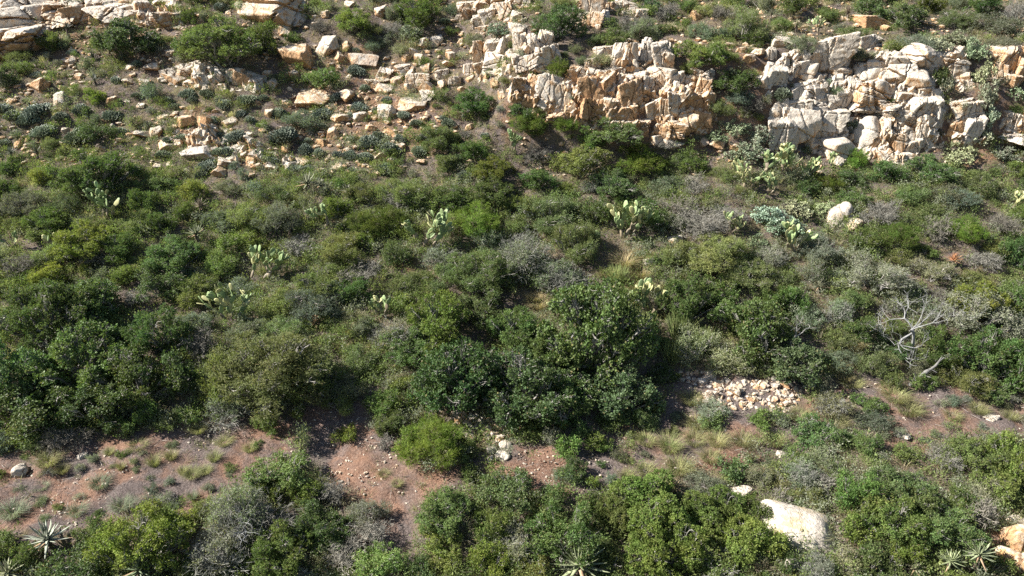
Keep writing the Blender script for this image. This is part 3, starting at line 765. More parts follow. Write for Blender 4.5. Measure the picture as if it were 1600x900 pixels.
def rock_face(e, poly, seed, rust, grey, lift=.20, cell=1.0):
    """one continuous jointed face of bedrock behind the loose blocks"""
    poly = np.array(poly, float); x0, y0 = poly.min(0)-14; x1, y1 = poly.max(0)+14; st = 3.0
    xs = np.arange(x0, x1+st, st); ys = np.arange(y0, y1+st, st); nx, ny = len(xs), len(ys)
    U, V = np.meshgrid(xs, ys, indexing='ij'); P = np.zeros((nx, ny, 3))
    d = FWD + np.array([1.0, 0, 0])*((U-800)/FPX)[..., None] - UP*((V-450)/FPX)[..., None]
    ts = np.arange(22.0, 62.0, .12)
    for i in range(nx):
        Q = CAM_POS + ts[None, :, None]*d[i][:, None, :]; un = Q[..., 2] < ground(Q[..., 0], Q[..., 1]); k = np.argmax(un, 1)
        P[i] = Q[np.arange(ny), k]
    # distance inside the outline
    dist = np.full(U.shape, 1e9)
    for (ax, ay), (bx, by) in zip(poly, np.roll(poly, -1, 0)):
        t_ = np.clip(((U-ax)*(bx-ax)+(V-ay)*(by-ay))/((bx-ax)**2+(by-ay)**2), 0, 1); dist = np.minimum(dist, np.hypot(U-ax-t_*(bx-ax), V-ay-t_*(by-ay)))
    dist = np.where(in_poly(U, V, poly), dist, -dist) + 14*fbm(U*.045, V*.045, 3, seed)
    wu = U+9*fbm(U*.06, V*.06, 2, seed+1); wv = V+9*fbm(U*.06, V*.06, 2, seed+2)
    h = np.zeros(U.shape)
    for lv, (su, sv, am, gr) in enumerate(((46, 40, .46, .26), (19, 26, .26, .17), (9, 11, .11, .07))):
        su, sv = su*cell, sv*cell; am = am if lv < 2 or cell < 1.2 else am*.5
        c, b, du, dv = voro(wu+wv*.15*(1 if lv else -.5), wv, seed+lv*5, su, sv); T = RS(seed+90+lv)
        h0 = T.rand(4096); ta = T.normal(0, .5, 4096); tb = T.normal(0, .5, 4096)
        h = h + am*(h0[c]-.35+du*ta[c]*.8+dv*(tb[c]-.3)*.8) - gr*(b < .13)
    h = h*smooth(-2, 14, dist) + lift*smooth(-6, 10, dist) - .5*(1-smooth(-8, 2, dist))
    n = unit(np.array([0, -.72, .70])); P = P + h[..., None]*n
    idx = np.arange(nx*ny).reshape(nx, ny); q = np.stack([idx[:-1, 1:], idx[1:, 1:], idx[1:, :-1], idx[:-1, :-1]], -1).reshape(-1, 4)
    keep = (dist > -9); kq = keep[:-1, :-1] & keep[1:, :-1] & keep[:-1, 1:] & keep[1:, 1:]
    q = q[kq.reshape(-1)]; ui, inv = np.unique(q, return_inverse=True)
    o = link('rock_face', mesh_np('rock_face', P.reshape(-1, 3)[ui], inv.reshape(-1, 4)), M_ROCK, None, (rust, grey, 0)); o.parent = e; o.matrix_parent_inverse = e.matrix_basis.inverted()
def outcrop(label, lm, px, py, w, blocks, rust=.4, grey=.3, style='block', face=None, radj=0.0, frust=None, cell=1.0, faces2=()):
    p, _, _ = hit(px, py, 0)
    e = empty('rock_outcrop', p); bpy.context.view_layer.update()
    for k_, f_ in enumerate(faces2): rock_face(e, f_, int(abs(px))+31*k_+7, .5, grey, cell=.8)
    if face: rock_face(e, face, int(abs(px)), rust if frust is None else frust, grey, cell=cell)
    for b in blocks:
        x, y, bw, bh = b[:4]; r = b[4] if len(b) > 4 else rust; st = b[5] if len(b) > 5 else style; g = b[6] if len(b) > 6 else grey
        put_rock('block', x, y, bw*1.12, bh*1.12, st, r+radj, g, e, tilt=.10, sink=.5)
        rj = RS(abs(int(x*7+y*3))); 
        if rj.rand() < .55: put_rock('block', x+bw*rj.uniform(-.6, .6), y+bh*rj.uniform(.2, .65), bw*rj.uniform(.3, .6), bh*rj.uniform(.3, .6), ['block', 'boulder'][rj.randint(2)], r, g, e, sub=4, tilt=.25, sink=.4)
        mark(x, y, bw, bh, .8)
    thing(e, px, py, w, 'pale orange-stained rock outcrop', 'rock outcrop', 'rock outcrops', label, lm)
    return e
outcrop('large pale slabs with rust bands, topmost rocks of the left corner', 'the slabs in the top left corner', 70, 30, 200,
 [(20,32,82,40,.35,'slab'),(-25,45,60,45,.4,'slab'),(35,63,90,26,.75,'slab'),(40,8,75,18,.3,'slab'),(105,30,45,26,.8),(128,24,44,26,.75),(88,14,40,22,.6),(112,8,36,14,.35),(8,72,50,18,.8,'slab'),(-20,15,70,26,.3,'slab'),(60,48,40,16,.75)], .5, .2, face=[(-60,0),(130,-8),(150,30),(60,82),(-60,88)], frust=.7, cell=1.4)
outcrop('row of cream slabs along the top edge above the dark dome bush', 'the slab row at the top edge', 200, 18, 110,
 [(178,20,54,22,.45,'slab'),(160,8,40,16,.5,'slab'),(222,16,24,30,.3,'slab'),(205,24,30,16,.5),(196,6,34,14,.6),(240,26,18,12,.4),(270,33,26,22,.6),(255,6,30,14,.7),(238,36,20,14,.6)], .5, .25, face=[(145,-10),(290,-10),(282,42),(230,40),(160,36)], frust=.75)
outcrop('tall columnar cliff face with orange stains above the middle thickets', 'the columnar cliff', 920, 140, 380,
 # upper row
 [(752,84,22,34,.25),(772,76,26,26,.25),(790,74,22,24,.2),(778,100,40,30,.35),(757,108,30,22,.45),(733,112,15,24,.3),(818,72,18,32,.25),(834,74,17,34,.25),(851,68,20,34,.2),(860,88,26,30,.25,'block',.3),(838,100,32,26,.5),(815,100,22,26,.4),
  (903,42,20,12,.7),(968,90,20,42,.25,'block',.5),(984,90,20,42,.25,'block',.4),(1010,86,18,44,.15,'block',.75),(1028,88,18,42,.2,'block',.7),(1042,96,14,30,.35,'block',.5),(940,84,22,22,.35),(1036,114,38,16,.2,'slab'),(955,112,24,14,.5),(905,112,30,16,.55),(925,100,22,18,.4),
  # face
  (812,140,24,36,.7),(836,142,22,44,.6),(853,150,30,56,.35),(876,150,26,52,.45),(864,120,28,18,.4),(893,130,16,34,.75),(906,118,20,22,.55),(928,118,30,22,.45),(920,145,36,38,.85),(917,172,22,30,.9),(936,172,18,34,.9),(948,140,22,40,.6),(952,168,24,34,.6),(972,128,26,22,.4),(984,150,30,40,.75),(975,176,26,28,.7),(1012,140,17,36,.2,'block',.5),(1002,122,22,20,.4),(1030,136,16,34,.35,'block',.45),(1052,128,26,26,.2),(1072,128,20,20,.4),(1068,144,24,14,.5),
  (1018,172,20,26,.3),(1038,172,24,40,.55),(1058,168,22,36,.5),(1080,160,24,30,.8),(1098,140,20,34,.85),(1108,158,16,30,.7),(1076,192,36,34,.75),(1052,200,30,26,.8),(1034,204,24,22,.7),(1096,188,24,36,.9),(1000,198,26,22,.7),(1104,124,20,26,.15,'boulder'),(1090,118,16,18,.4),(1026,218,20,14,.4,'slab'),(1050,226,26,12,.3,'slab'),(985,196,22,20,.6),(962,196,20,20,.7),(872,182,30,14,.8)], .55, .25, face=[(798,122),(850,112),(930,110),(1000,114),(1112,116),(1122,200),(1050,230),(960,212),(840,185),(795,160)], faces2=[[(802,60),(868,56),(880,100),(812,114)],[(958,70),(1046,66),(1052,108),(960,110)],[(738,78),(796,66),(800,118),(748,128)]], radj=0, frust=.62)
outcrop('big bleached white boulder dome split into rounded blocks on the right', 'the white boulder dome', 1340, 155, 300,
 [(1222,68,26,16,.25,'slab'),(1203,84,14,16,.2),(1212,122,34,38,.35),(1190,132,18,26,.4),(1244,112,16,24,.2),(1262,118,32,30,.15,'boulder'),(1258,94,18,24,.25),(1275,94,18,36,.4),(1296,86,44,40,.2),(1318,92,18,34,.15,'block',.4),(1331,68,18,22,.15,'boulder'),(1352,70,24,24,.2,'block',.5),(1338,86,14,14,.4),(1368,66,12,16,.4),
  (1310,112,30,12,.3,'slab'),(1358,116,44,30,.15,'boulder'),(1376,104,22,18,.3),(1344,106,20,14,.4),(1400,96,40,20,.2,'slab',.4),(1440,90,48,34,.2,'slab',.6),(1412,106,46,14,.2,'slab'),(1424,116,40,12,.2,'slab'),(1456,108,18,18,.6),
  (1390,128,30,30,.55),(1416,124,36,20,.75),(1438,134,50,38,.5,'boulder',.4),(1362,146,56,38,.55),(1334,140,22,30,.3),(1380,162,30,16,.9),(1345,168,40,18,.5,'slab'),(1412,152,30,16,.8),
  (1243,146,18,24,.2),(1262,140,34,22,.15,'slab'),(1282,146,22,20,.2),(1300,160,26,24,.15),(1317,154,20,26,.2),(1226,168,18,28,.25,'boulder'),(1212,176,20,30,.35,'boulder'),(1240,172,30,30,.2),(1248,198,62,58,.3),(1222,208,36,42,.3),(1284,186,44,34,.3),(1280,212,20,26,.6),(1262,166,38,22,.1,'slab'),
  (1308,230,56,38,.3,'boulder'),(1355,204,46,40,.15,'boulder'),(1348,168,20,14,.5),(1398,172,42,22,.1,'slab'),(1436,168,42,40,.15),(1412,188,28,22,.5),(1388,196,26,28,.6),(1380,222,26,36,.75),(1400,226,24,40,.8),(1420,214,20,26,.5),(1424,228,18,28,.7),(1440,216,20,42,.6,'block',.5),(1462,188,20,42,.3,'block',.8),(1366,232,14,36,.7),(1412,206,18,18,.4),(1405,246,30,14,.8),(1466,158,16,28,.4,'block',.5),(1384,246,22,18,.8)], .35, .08, face=[(1185,110),(1240,75),(1320,55),(1400,78),(1470,78),(1482,140),(1472,230),(1400,262),(1330,238),(1260,238),(1200,218),(1205,160)], radj=-.16, frust=.30, cell=1.5)
outcrop('rust-orange block column right of the white boulder dome', 'the rust-orange column', 1495, 110, 50,
 [(1486,88,40,26,.55),(1484,106,46,28,.8),(1496,122,36,24,.9),(1506,134,24,18,.85),(1476,96,22,26,.6)], .7, .1, face=[(1466,78),(1512,80),(1522,140),(1482,142)], radj=-.1, frust=.6)
outcrop('cream and rust blocks standing in the gully below the orange column', 'the cream gully blocks', 1508, 185, 50,
 [(1498,170,26,28,.55),(1518,172,28,30,.4),(1516,202,28,40,.1),(1494,200,22,28,.85),(1528,192,14,24,.4)], .5, .1, face=[(1484,155),(1534,155),(1540,225),(1482,225)], radj=-.1, frust=.4)
outcrop('orange weathered blocks on the right edge above the pale gully plants', 'the right-edge orange blocks', 1580, 105, 60,
 [(1572,96,28,40,.75),(1594,108,30,34,.8),(1612,100,30,50,.7),(1560,112,20,26,.8),(1640,110,40,46,.7),(1584,82,22,18,.5),(1582,126,24,18,.85)], .75, .1, face=[(1552,75),(1660,75),(1660,140),(1552,135)], radj=-.1, frust=.6)
outcrop('banded orange and white blocks at the right edge, lower group', 'the banded right-edge blocks', 1590, 200, 60,
 [(1582,192,28,30,.55),(1600,196,30,36,.7),(1590,216,36,20,.3,'slab'),(1625,200,40,44,.6),(1574,214,18,20,.8)], .5, .1, face=[(1566,175),(1660,172),(1660,228),(1566,228)], radj=-.1, frust=.45)
outcrop('cream broken columns on the top edge right of the tall dark bush', 'the top-edge columns', 945, 20, 90,
 [(922,18,24,32,.35),(938,8,22,26,.25),(930,34,22,22,.5),(946,30,18,24,.2,'boulder',.5),(968,12,16,22,.2),(955,14,18,18,.6),(912,8,20,18,.5),(985,14,22,16,.5),(1002,22,18,14,.4),(940,-12,40,22,.4),(975,-8,36,20,.4)], .4, .3)
outcrop('jumbled cream stones on the top edge above the columnar cliff', 'the top-edge stone jumble', 770, 28, 120,
 [(745,36,14,22,.3),(760,28,20,26,.35),(776,16,20,22,.25),(790,20,22,28,.4),(752,10,22,16,.5),(735,24,18,18,.5),(808,28,18,18,.3),(815,8,24,22,.4),(725,10,20,14,.6),(800,4,20,14,.5),(838,2,24,14,.4),(770,46,24,14,.6),(718,30,14,12,.4),(810,50,20,14,.3),(790,-8,60,18,.4)], .45, .25)
outcrop('low broken ledge of tan blocks across the middle scree', 'the middle scree ledge', 640, 128, 150, [(600,118,22,18,.4),(628,110,18,16,.4),(655,126,24,18,.35),(690,120,20,18,.4),(710,128,18,16,.45),(585,132,18,14,.5),(670,150,22,14,.4)], .45, .25)
outcrop('low cracked ledge under the bright top-left bush', 'the cracked left ledge', 330, 122, 160, [(262,118,22,18,.4),(290,114,24,18,.35),(318,124,18,18,.4),(365,120,20,20,.5),(400,132,20,18,.5),(300,132,20,12,.5)], .45, .3, face=[(245,105),(330,100),(425,112),(430,145),(370,150),(280,138),(250,128)], frust=.45)
outcrop('crumbling rust-tan ledge at the foot of the left scree', 'the foot ledge', 350, 215, 170, [(330,222,20,14,.5),(372,236,20,16,.5),(400,246,20,16,.5),(350,256,20,14,.5),(420,262,18,12,.5)], .55, .3, face=[(260,205),(330,198),(420,225),(470,250),(460,272),(380,265),(330,245),(265,232)], frust=.55)
# ---------------------------------------------------------------- single rocks
ROCKS = [ # px,py,w,h,style,rust,grey,label,landmark
 (438,20,82,48,'slab',.2,.2,'large tilted white boulder with a shaded right face near the top edge','the tilted white boulder'),
 (470,95,56,44,'boulder',.7,.05,'broad flat-faced orange boulder below the tilted white boulder','the flat orange boulder'),
 (512,76,36,34,'boulder',.15,.35,'white boulder leaning over the flat orange boulder','the leaning white boulder'),
 (568,96,44,28,'slab',.35,.35,'dark-edged wedge slab right of the leaning white boulder',None),
 (487,156,62,30,'block',.65,.1,'low orange ledge block below the round green shrub','the orange ledge'),
 (540,152,34,26,'slab',.2,.35,'white slab at the right end of the orange ledge',None),
 (605,180,30,30,'boulder',.2,.3,'white five-sided boulder on the scree','the five-sided boulder'),
 (644,166,42,24,'slab',.25,.2,'pale wedge boulder right of the five-sided boulder',None),
 (562,184,28,18,'boulder',.2,.3,None,None),(530,186,36,14,'slab',.35,.2,None,None),
 (60,136,36,30,'slab',.3,.2,'pale square rock on the far left of the scree','the pale square rock'),
 (95,160,26,26,'boulder',.1,.6,'upright grey-white rock below the pale square rock',None),
 (340,124,24,30,'block',.15,.4,'upright white rock below the bright top-left tree','the upright white rock'),
 (380,126,40,36,'block',.5,.4,'cracked brown and cream rock right of the upright white rock',None),
 (272,122,46,24,'slab',.4,.25,None,None),(320,108,26,20,'boulder',.3,.3,None,None),(240,106,24,14,'slab',.3,.3,None,None),(205,105,18,10,'slab',.3,.3,None,None),
 (305,240,50,28,'boulder',.15,.9,'dark grey boulder in shade low on the left scree','the dark grey boulder'),
 (243,210,22,22,'block',.05,.5,'small white and grey rock above the dark grey boulder',None),
 (290,192,30,22,'block',.75,.15,'orange split rock above the dark grey boulder','the orange split rock'),
 (322,196,32,22,'slab',.85,.1,None,None),(360,195,22,18,'boulder',.3,.3,None,None),(385,215,20,18,'boulder',.3,.5,None,None),(220,212,30,14,'slab',.4,.3,None,None),(265,230,34,12,'slab',.5,.3,None,None),
 (380,232,16,18,'block',.4,.2,None,None),(392,255,18,18,'block',.5,.2,None,None),(345,270,28,20,'boulder',.45,.2,None,None),(245,262,20,12,'boulder',.4,.2,None,None),
 (175,160,24,18,'boulder',.4,.2,None,None),(225,130,20,12,'boulder',.3,.3,None,None),(12,90,34,18,'slab',.3,.2,None,None),(20,158,14,10,'boulder',.3,.2,None,None),(22,190,12,14,'boulder',.1,.6,None,None),
 (445,50,24,20,'slab',.2,.5,None,None),(508,26,14,18,'block',.6,.3,None,None),(547,8,18,12,'boulder',.3,.3,None,None),(595,22,24,22,'boulder',.2,.4,'grey-white boulder between the two top-centre bushes',None),(530,92,18,22,'boulder',.7,.1,None,None),(540,74,18,14,'boulder',.4,.3,None,None),
 (425,135,22,22,'block',.5,.3,None,None),(460,122,20,20,'block',.4,.3,None,None),(418,118,16,18,'block',.4,.4,None,None),
 (660,70,24,22,'boulder',.2,.3,'rounded cream boulder above the scree shrubs, left of a twin','the rounded cream boulder'),(681,68,20,24,'boulder',.2,.35,None,None),(646,84,18,16,'boulder',.2,.3,None,None),(656,94,18,18,'boulder',.25,.3,None,None),(636,92,16,14,'boulder',.3,.3,None,None),
 (620,128,20,20,'block',.4,.2,None,None),(600,125,26,14,'slab',.3,.2,None,None),(640,118,22,18,'boulder',.2,.6,None,None),(600,142,32,20,'slab',.25,.2,None,None),(668,138,26,20,'slab',.3,.2,None,None),(640,142,18,22,'slab',.35,.2,None,None),(690,135,18,22,'boulder',.3,.2,None,None),(665,108,16,14,'slab',.4,.2,None,None),(700,100,22,10,'slab',.35,.2,None,None),
 (705,90,18,18,'block',.3,.2,None,None),(735,125,14,14,'block',.3,.2,None,None),(740,82,14,18,'block',.3,.3,None,None),(720,66,14,10,'boulder',.4,.3,None,None),
 (595,246,24,14,'slab',.3,.2,None,None),(612,250,22,12,'slab',.3,.2,None,None),(628,232,20,18,'boulder',.35,.2,None,None),(585,250,14,12,'block',.4,.2,None,None),(520,215,20,26,'block',.5,.2,None,None),(505,225,18,18,'block',.55,.2,None,None),(445,236,16,16,'boulder',.4,.2,None,None),(404,262,20,14,'boulder',.4,.2,None,None),(420,180,16,18,'boulder',.3,.2,None,None),(668,180,10,10,'boulder',.3,.2,None,None),(525,262,24,12,'slab',.4,.2,None,None),(470,255,26,12,'slab',.5,.2,None,None),(580,200,22,12,'slab',.8,.1,None,None),(615,208,26,14,'slab',.85,.1,None,None),
 (404,162,14,12,'boulder',.2,.3,None,None),(410,205,14,10,'boulder',.4,.3,None,None),(785,150,16,22,'block',.4,.2,None,None),(775,132,18,18,'block',.45,.2,None,None),(720,140,16,10,'slab',.35,.2,None,None),
 (1362,38,58,24,'slab',.3,.2,'flat pinkish boulder alone near the top edge above the white dome','the flat pinkish boulder'),(1383,46,14,16,'boulder',.3,.3,None,None),(1228,4,22,12,'boulder',.3,.3,None,None),(1090,26,24,24,'boulder',.4,.3,'cream boulder between grey shrubs near the top edge, right of centre',None),(1170,92,24,16,'slab',.3,.2,None,None),(1185,84,20,14,'slab',.2,.2,None,None),(1160,80,22,12,'slab',.3,.2,None,None),(1140,72,22,12,'boulder',.5,.2,None,None),
 (1185,240,34,18,'slab',.3,.4,None,None),(1150,235,30,20,'block',.35,.4,None,None),(1120,226,26,18,'slab',.35,.4,None,None),(1098,222,22,18,'slab',.3,.4,None,None),
 (1312,340,54,36,'boulder',.35,.25,'isolated pinkish white boulder among pale succulents on the right','the pinkish white boulder'),(1332,352,30,24,'boulder',.75,.1,None,None),
 (1015,407,24,9,'slab',.0,.3,'small flat white stone in the dry grass clearing','the flat white stone'),(1057,377,26,18,'boulder',.5,.2,None,None),
 (1262,836,100,70,'hero',.02,.2,'huge smooth white boulder with yellow lichen low on the right','the huge white boulder'),
 (30,737,24,22,'boulder',.05,.1,'round cream stone on the path at the far left','the round cream stone'),(128,714,15,10,'slab',.0,.2,'small white stone on the path under the left thicket',None),
 (790,698,22,16,'boulder',.05,.15,'upper of two pale boulders right of the round green shrub on the path',None),(787,713,24,16,'boulder',.05,.15,'front one of the pale boulders beside the path shrub','the pale path boulders'),(767,706,16,14,'boulder',.1,.15,None,None),(766,718,12,9,'boulder',.05,.15,None,None),
 (1550,655,18,9,'slab',.0,.3,'white flat stone on the path at the far right','the white flat path stone'),(1417,683,13,7,'slab',.0,.2,None,None),(1222,713,14,12,'slab',.0,.2,None,None),(1155,772,34,16,'boulder',.6,.2,None,None),(1240,888,26,24,'boulder',.1,.8,'dark shaded rock in front of the huge white boulder',None),
 (1592,818,26,16,'slab',.1,.2,None,None),(1596,850,50,60,'boulder',.95,.0,'orange earth bank of crumbling rock in the bottom right corner','the orange earth bank'),(1575,880,36,40,'boulder',.95,.0,None,None),(1640,840,60,70,'boulder',.9,.0,None,None),(1600,890,40,40,'boulder',.9,.0,None,None),
 (1268,603,14,10,'boulder',.3,.3,None,None),
]
for r_ in ROCKS:
    o = put_rock('boulder' if r_[2] > 34 else 'rock', *r_[:4], style='shard' if (r_[1] < 290 and r_[2] < 80) else r_[4], rust=r_[5]+(.5 if r_[1] < 290 else 0), grey=r_[6], sub=5 if r_[2] > 30 else 4, tilt=.15, sink=.85 if r_[1] < 290 else .45)
    if r_[4] == 'hero': o.color = (0, .25, .8, 1); o.rotation_euler = (.1, .16, .1)
    elif r_[1] > 650: o.color[2] = .35
    look = 'orange-brown rock' if r_[5] > .6 else 'grey rock' if r_[6] > .5 else 'flat pale rock' if r_[4] == 'slab' else 'angular cream rock' if r_[4] == 'block' else 'pale rounded rock'
    thing(o, r_[0], r_[1], r_[2], look, 'boulder' if r_[2] > 34 else 'rock', 'loose rocks', r_[7], r_[8]); mark(*r_[:4], f=.9)
# heaps of loose stones (heap > stones)
def heap(label, lm, px, py, w, h, n, smin, smax, seed, poly=None):
    rs = RS(seed); p, _, _ = hit(px, py, 0); e = empty('stone_heap', p)
    for i in range(n):
        x, y = px+rs.uniform(-.5, .5)*w, py+rs.uniform(-.5, .5)*h
        if poly is not None and not in_poly(np.array(x), np.array(y), poly): continue
        s = (smin+(smax-smin)*rs.rand()**1.6)*(1 if rs.rand() < .92 else 1.9)
        put_rock('stone', x, y, s, s*rs.uniform(.6, .9), ['shard', 'shard', 'slab'][rs.randint(3)], rs.uniform(.55, 1.0), rs.choice([.55, .64, .9], p=[.5, .4, .1]), e, sub=3, tilt=.4, sink=.35, nv=5)
    mark(px, py, w, h, .8)
    thing(e, px, py, w, 'heap of broken pale stones', 'stone heap', 'stone heaps', label, lm)
heap('large rubble heap of broken pale stones beside the path right of centre', 'the rubble heap', 1165, 612, 210, 66, 560, 4, 10, 3, [(1060,582),(1110,580),(1150,600),(1200,590),(1250,600),(1268,612),(1245,632),(1230,650),(1200,640),(1130,640),(1090,628),(1070,605)])
heap('small heap of cream stones behind the round green path shrub', 'the cream stone heap', 760, 668, 120, 50, 130, 7, 17, 5, [(705,648),(740,648),(765,660),(818,656),(820,674),(795,682),(775,694),(745,690),(712,676)])
# ---------------------------------------------------------------- prickly pears
for a in [
 (160,322,74,54,'prickly pear right of the yellow-green shrubs at the left edge, pads fanned wide','the fan-shaped left prickly pear',26,.12),
 (20,380,42,36,'small prickly pear at the left edge on a pale trunk','the left-edge prickly pear',10,.1),
 (92,385,26,24,'tiny prickly pear with one bent pale arm near the left edge',None,5,.6),
 (412,420,104,58,'wide dark prickly pear clump left of centre, upper of two neighbours','the wide prickly pear clump',30,.15),
 (364,486,84,56,'bright prickly pear with pale pads below the wide dark clump','the bright lower-left prickly pear',22,.35),
 (502,345,44,44,'prickly pear beside the blue-grey shrub left of the feathery mound','the prickly pear by the blue-grey shrub',16,.1),
 (668,366,80,76,'tallest open-branched prickly pear in the middle, pads lit on its left','the tall middle prickly pear',34,.15),
 (602,482,52,46,'few-padded grey prickly pear left of the central thicket','the few-padded prickly pear',10,.1),
 (797,228,38,44,'prickly pear at the foot of the scree left of the columnar cliff','the prickly pear below the scree',16,.05),
 (976,350,54,76,'dense upright prickly pear with drooping pads right of centre','the dense upright prickly pear',32,.25),
 (932,378,14,26,'slim prickly pear of a few stacked pads left of the dense upright one',None,4,.1),
 (1145,358,50,40,'low prickly pear with yellowed pads beside the grey twig heap','the low yellowed prickly pear',16,.3),
 (1018,466,56,84,'straggling tall prickly pear left of the rich green bush','the straggling prickly pear',24,.4),
 (872,492,44,34,'small prickly pear sunk in the top of the central thicket',None,10,.1),
 (1170,285,52,44,'yellow-green prickly pear clump below the cliff foot','the cliff-foot prickly pear',24,.4),
 (1226,256,60,48,'sprawling prickly pear with long arms below the white boulder dome','the sprawling prickly pear',28,.25),
 (1182,262,56,40,'yellow-green prickly pear under the cliff-foot succulents, above its neighbours',None,24,.35),
 (1256,272,50,40,'prickly pear between the sprawling one and the low one under the dome',None,20,.3),
 (1205,296,46,34,'low pale prickly pear right of the cliff-foot clump',None,16,.3),
 (1296,260,44,28,'low prickly pear right of the sprawling one under the dome',None,14,.3),
 (1240,382,54,58,'dark prickly pear with one bright low pad right of the pale succulents','the dark right prickly pear',20,.25),
 (1582,316,44,38,'yellow prickly pear at the right edge','the yellow right-edge prickly pear',18,.8),
 (1275,44,44,26,'dark prickly pear near the top edge above the white boulder dome','the top-edge prickly pear',16,.1),
]: pear(a[0], a[1], a[2], a[3], a[4], a[5], a[6], yellow=a[7])
# ---------------------------------------------------------------- aloes
for a in [
 (75,846,70,56,'large grey-green aloe with long spiky leaves in the lower left','the large lower-left aloe',.30,(.30,.32,.25),True),
 (12,897,50,30,'cropped aloe in the bottom left corner',None,.3,(.24,.25,.15),True),
 (218,893,56,34,'aloe half hidden in the yellow-green bush at the bottom left',None,.35,(.15,.19,.11),True),
 (905,885,96,46,'wide pale aloe rosette at the bottom edge right of centre','the wide bottom aloe',.30,(.25,.28,.16),True),
 (1486,878,46,40,'pale green aloe at the bottom right, left of a taller one',None,.40,(.27,.31,.17),True),
 (1530,868,52,48,'tallest pale aloe at the bottom right corner','the bottom right aloe',.65,(.28,.32,.19),True),
 (1430,890,42,30,'aloe with reddish tips at the bottom edge, leftmost of the right trio',None,.25,(.28,.28,.18),True),
 (1055,762,32,26,'dry straw-coloured aloe behind the cauliflower bush','the straw-coloured aloe',.12,(.40,.31,.19),True),
 (493,505,34,32,'reddish dry aloe below the middle of the left slope','the reddish left aloe',.18,(.42,.30,.18),True),
 (1490,407,28,28,'orange-red aloe on the right slope','the orange-red aloe',.25,(.45,.23,.12),True),
 (1280,448,34,28,'grey aloe right of the rich green bush',None,.2,(.25,.25,.17),True),
 (307,366,36,38,'tall-stemmed aloe with a dark skirt on the left slope','the tall-stemmed left aloe',.55,(.17,.19,.11),True),
 (313,322,30,24,'aloe with pinkish leaves above the tall-stemmed aloe',None,.35,(.21,.18,.13),True),
 (480,288,40,34,'big aloe of a pair at the top of the left thicket','the left thicket aloe pair',.4,(.20,.21,.14),True),
 (500,290,28,26,'right-hand aloe of the pair at the top of the left thicket',None,.4,(.22,.23,.16),True),
 (543,300,26,24,'lone aloe right of the aloe pair',None,.4,(.18,.18,.13),True),
 (453,357,24,22,'pale spiky aloe left of the prickly pear by the blue-grey shrub',None,.4,(.28,.27,.18),False),
 (537,350,20,20,'small yellowish aloe left of the dark feathery mound',None,.4,(.32,.32,.18),False),
 (1293,363,24,18,'small green aloe below the pinkish white boulder',None,.15,(.22,.25,.10),False),
 (1180,505,18,14,'tiny aloe in the dark bush on the right',None,.3,(.2,.22,.13),False),
 (805,463,24,22,'brownish aloe at the upper edge of the central thicket',None,.2,(.24,.2,.13),False),
 (1358,565,26,18,'low star-shaped aloe left of the fallen grey log',None,.1,(.26,.27,.16),False),
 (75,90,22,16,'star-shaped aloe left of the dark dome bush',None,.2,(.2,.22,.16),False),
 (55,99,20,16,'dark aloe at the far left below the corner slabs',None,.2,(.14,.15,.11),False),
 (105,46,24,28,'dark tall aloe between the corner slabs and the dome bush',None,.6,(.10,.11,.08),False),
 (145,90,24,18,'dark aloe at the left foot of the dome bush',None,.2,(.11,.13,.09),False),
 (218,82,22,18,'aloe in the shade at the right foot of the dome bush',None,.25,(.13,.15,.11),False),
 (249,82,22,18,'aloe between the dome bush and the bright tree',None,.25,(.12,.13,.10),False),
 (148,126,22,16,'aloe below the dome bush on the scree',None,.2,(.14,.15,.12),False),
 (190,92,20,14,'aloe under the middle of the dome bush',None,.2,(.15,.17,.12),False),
 (17,240,24,22,'stout aloe at the left edge above the yellow-green shrubs',None,.35,(.15,.17,.12),False),
 (57,238,24,22,'aloe left of the large round green bush on the left',None,.35,(.17,.18,.12),False),
 (1245,40,22,18,'pale aloe left of the top-edge prickly pear',None,.3,(.25,.25,.15),False),
 (1325,20,24,20,'reddish dark aloe near the top edge above the dome',None,.3,(.16,.12,.09),False),
 (1205,22,18,16,'aloe at the top edge left of the pale one',None,.3,(.19,.19,.13),False),
 (670,335,16,14,'tiny dark aloe behind the tall middle prickly pear',None,.3,(.16,.17,.1),False),
]: aloe(a[0], a[1], a[2], a[3], a[4], a[5], a[6], a[7], pieces=a[8])
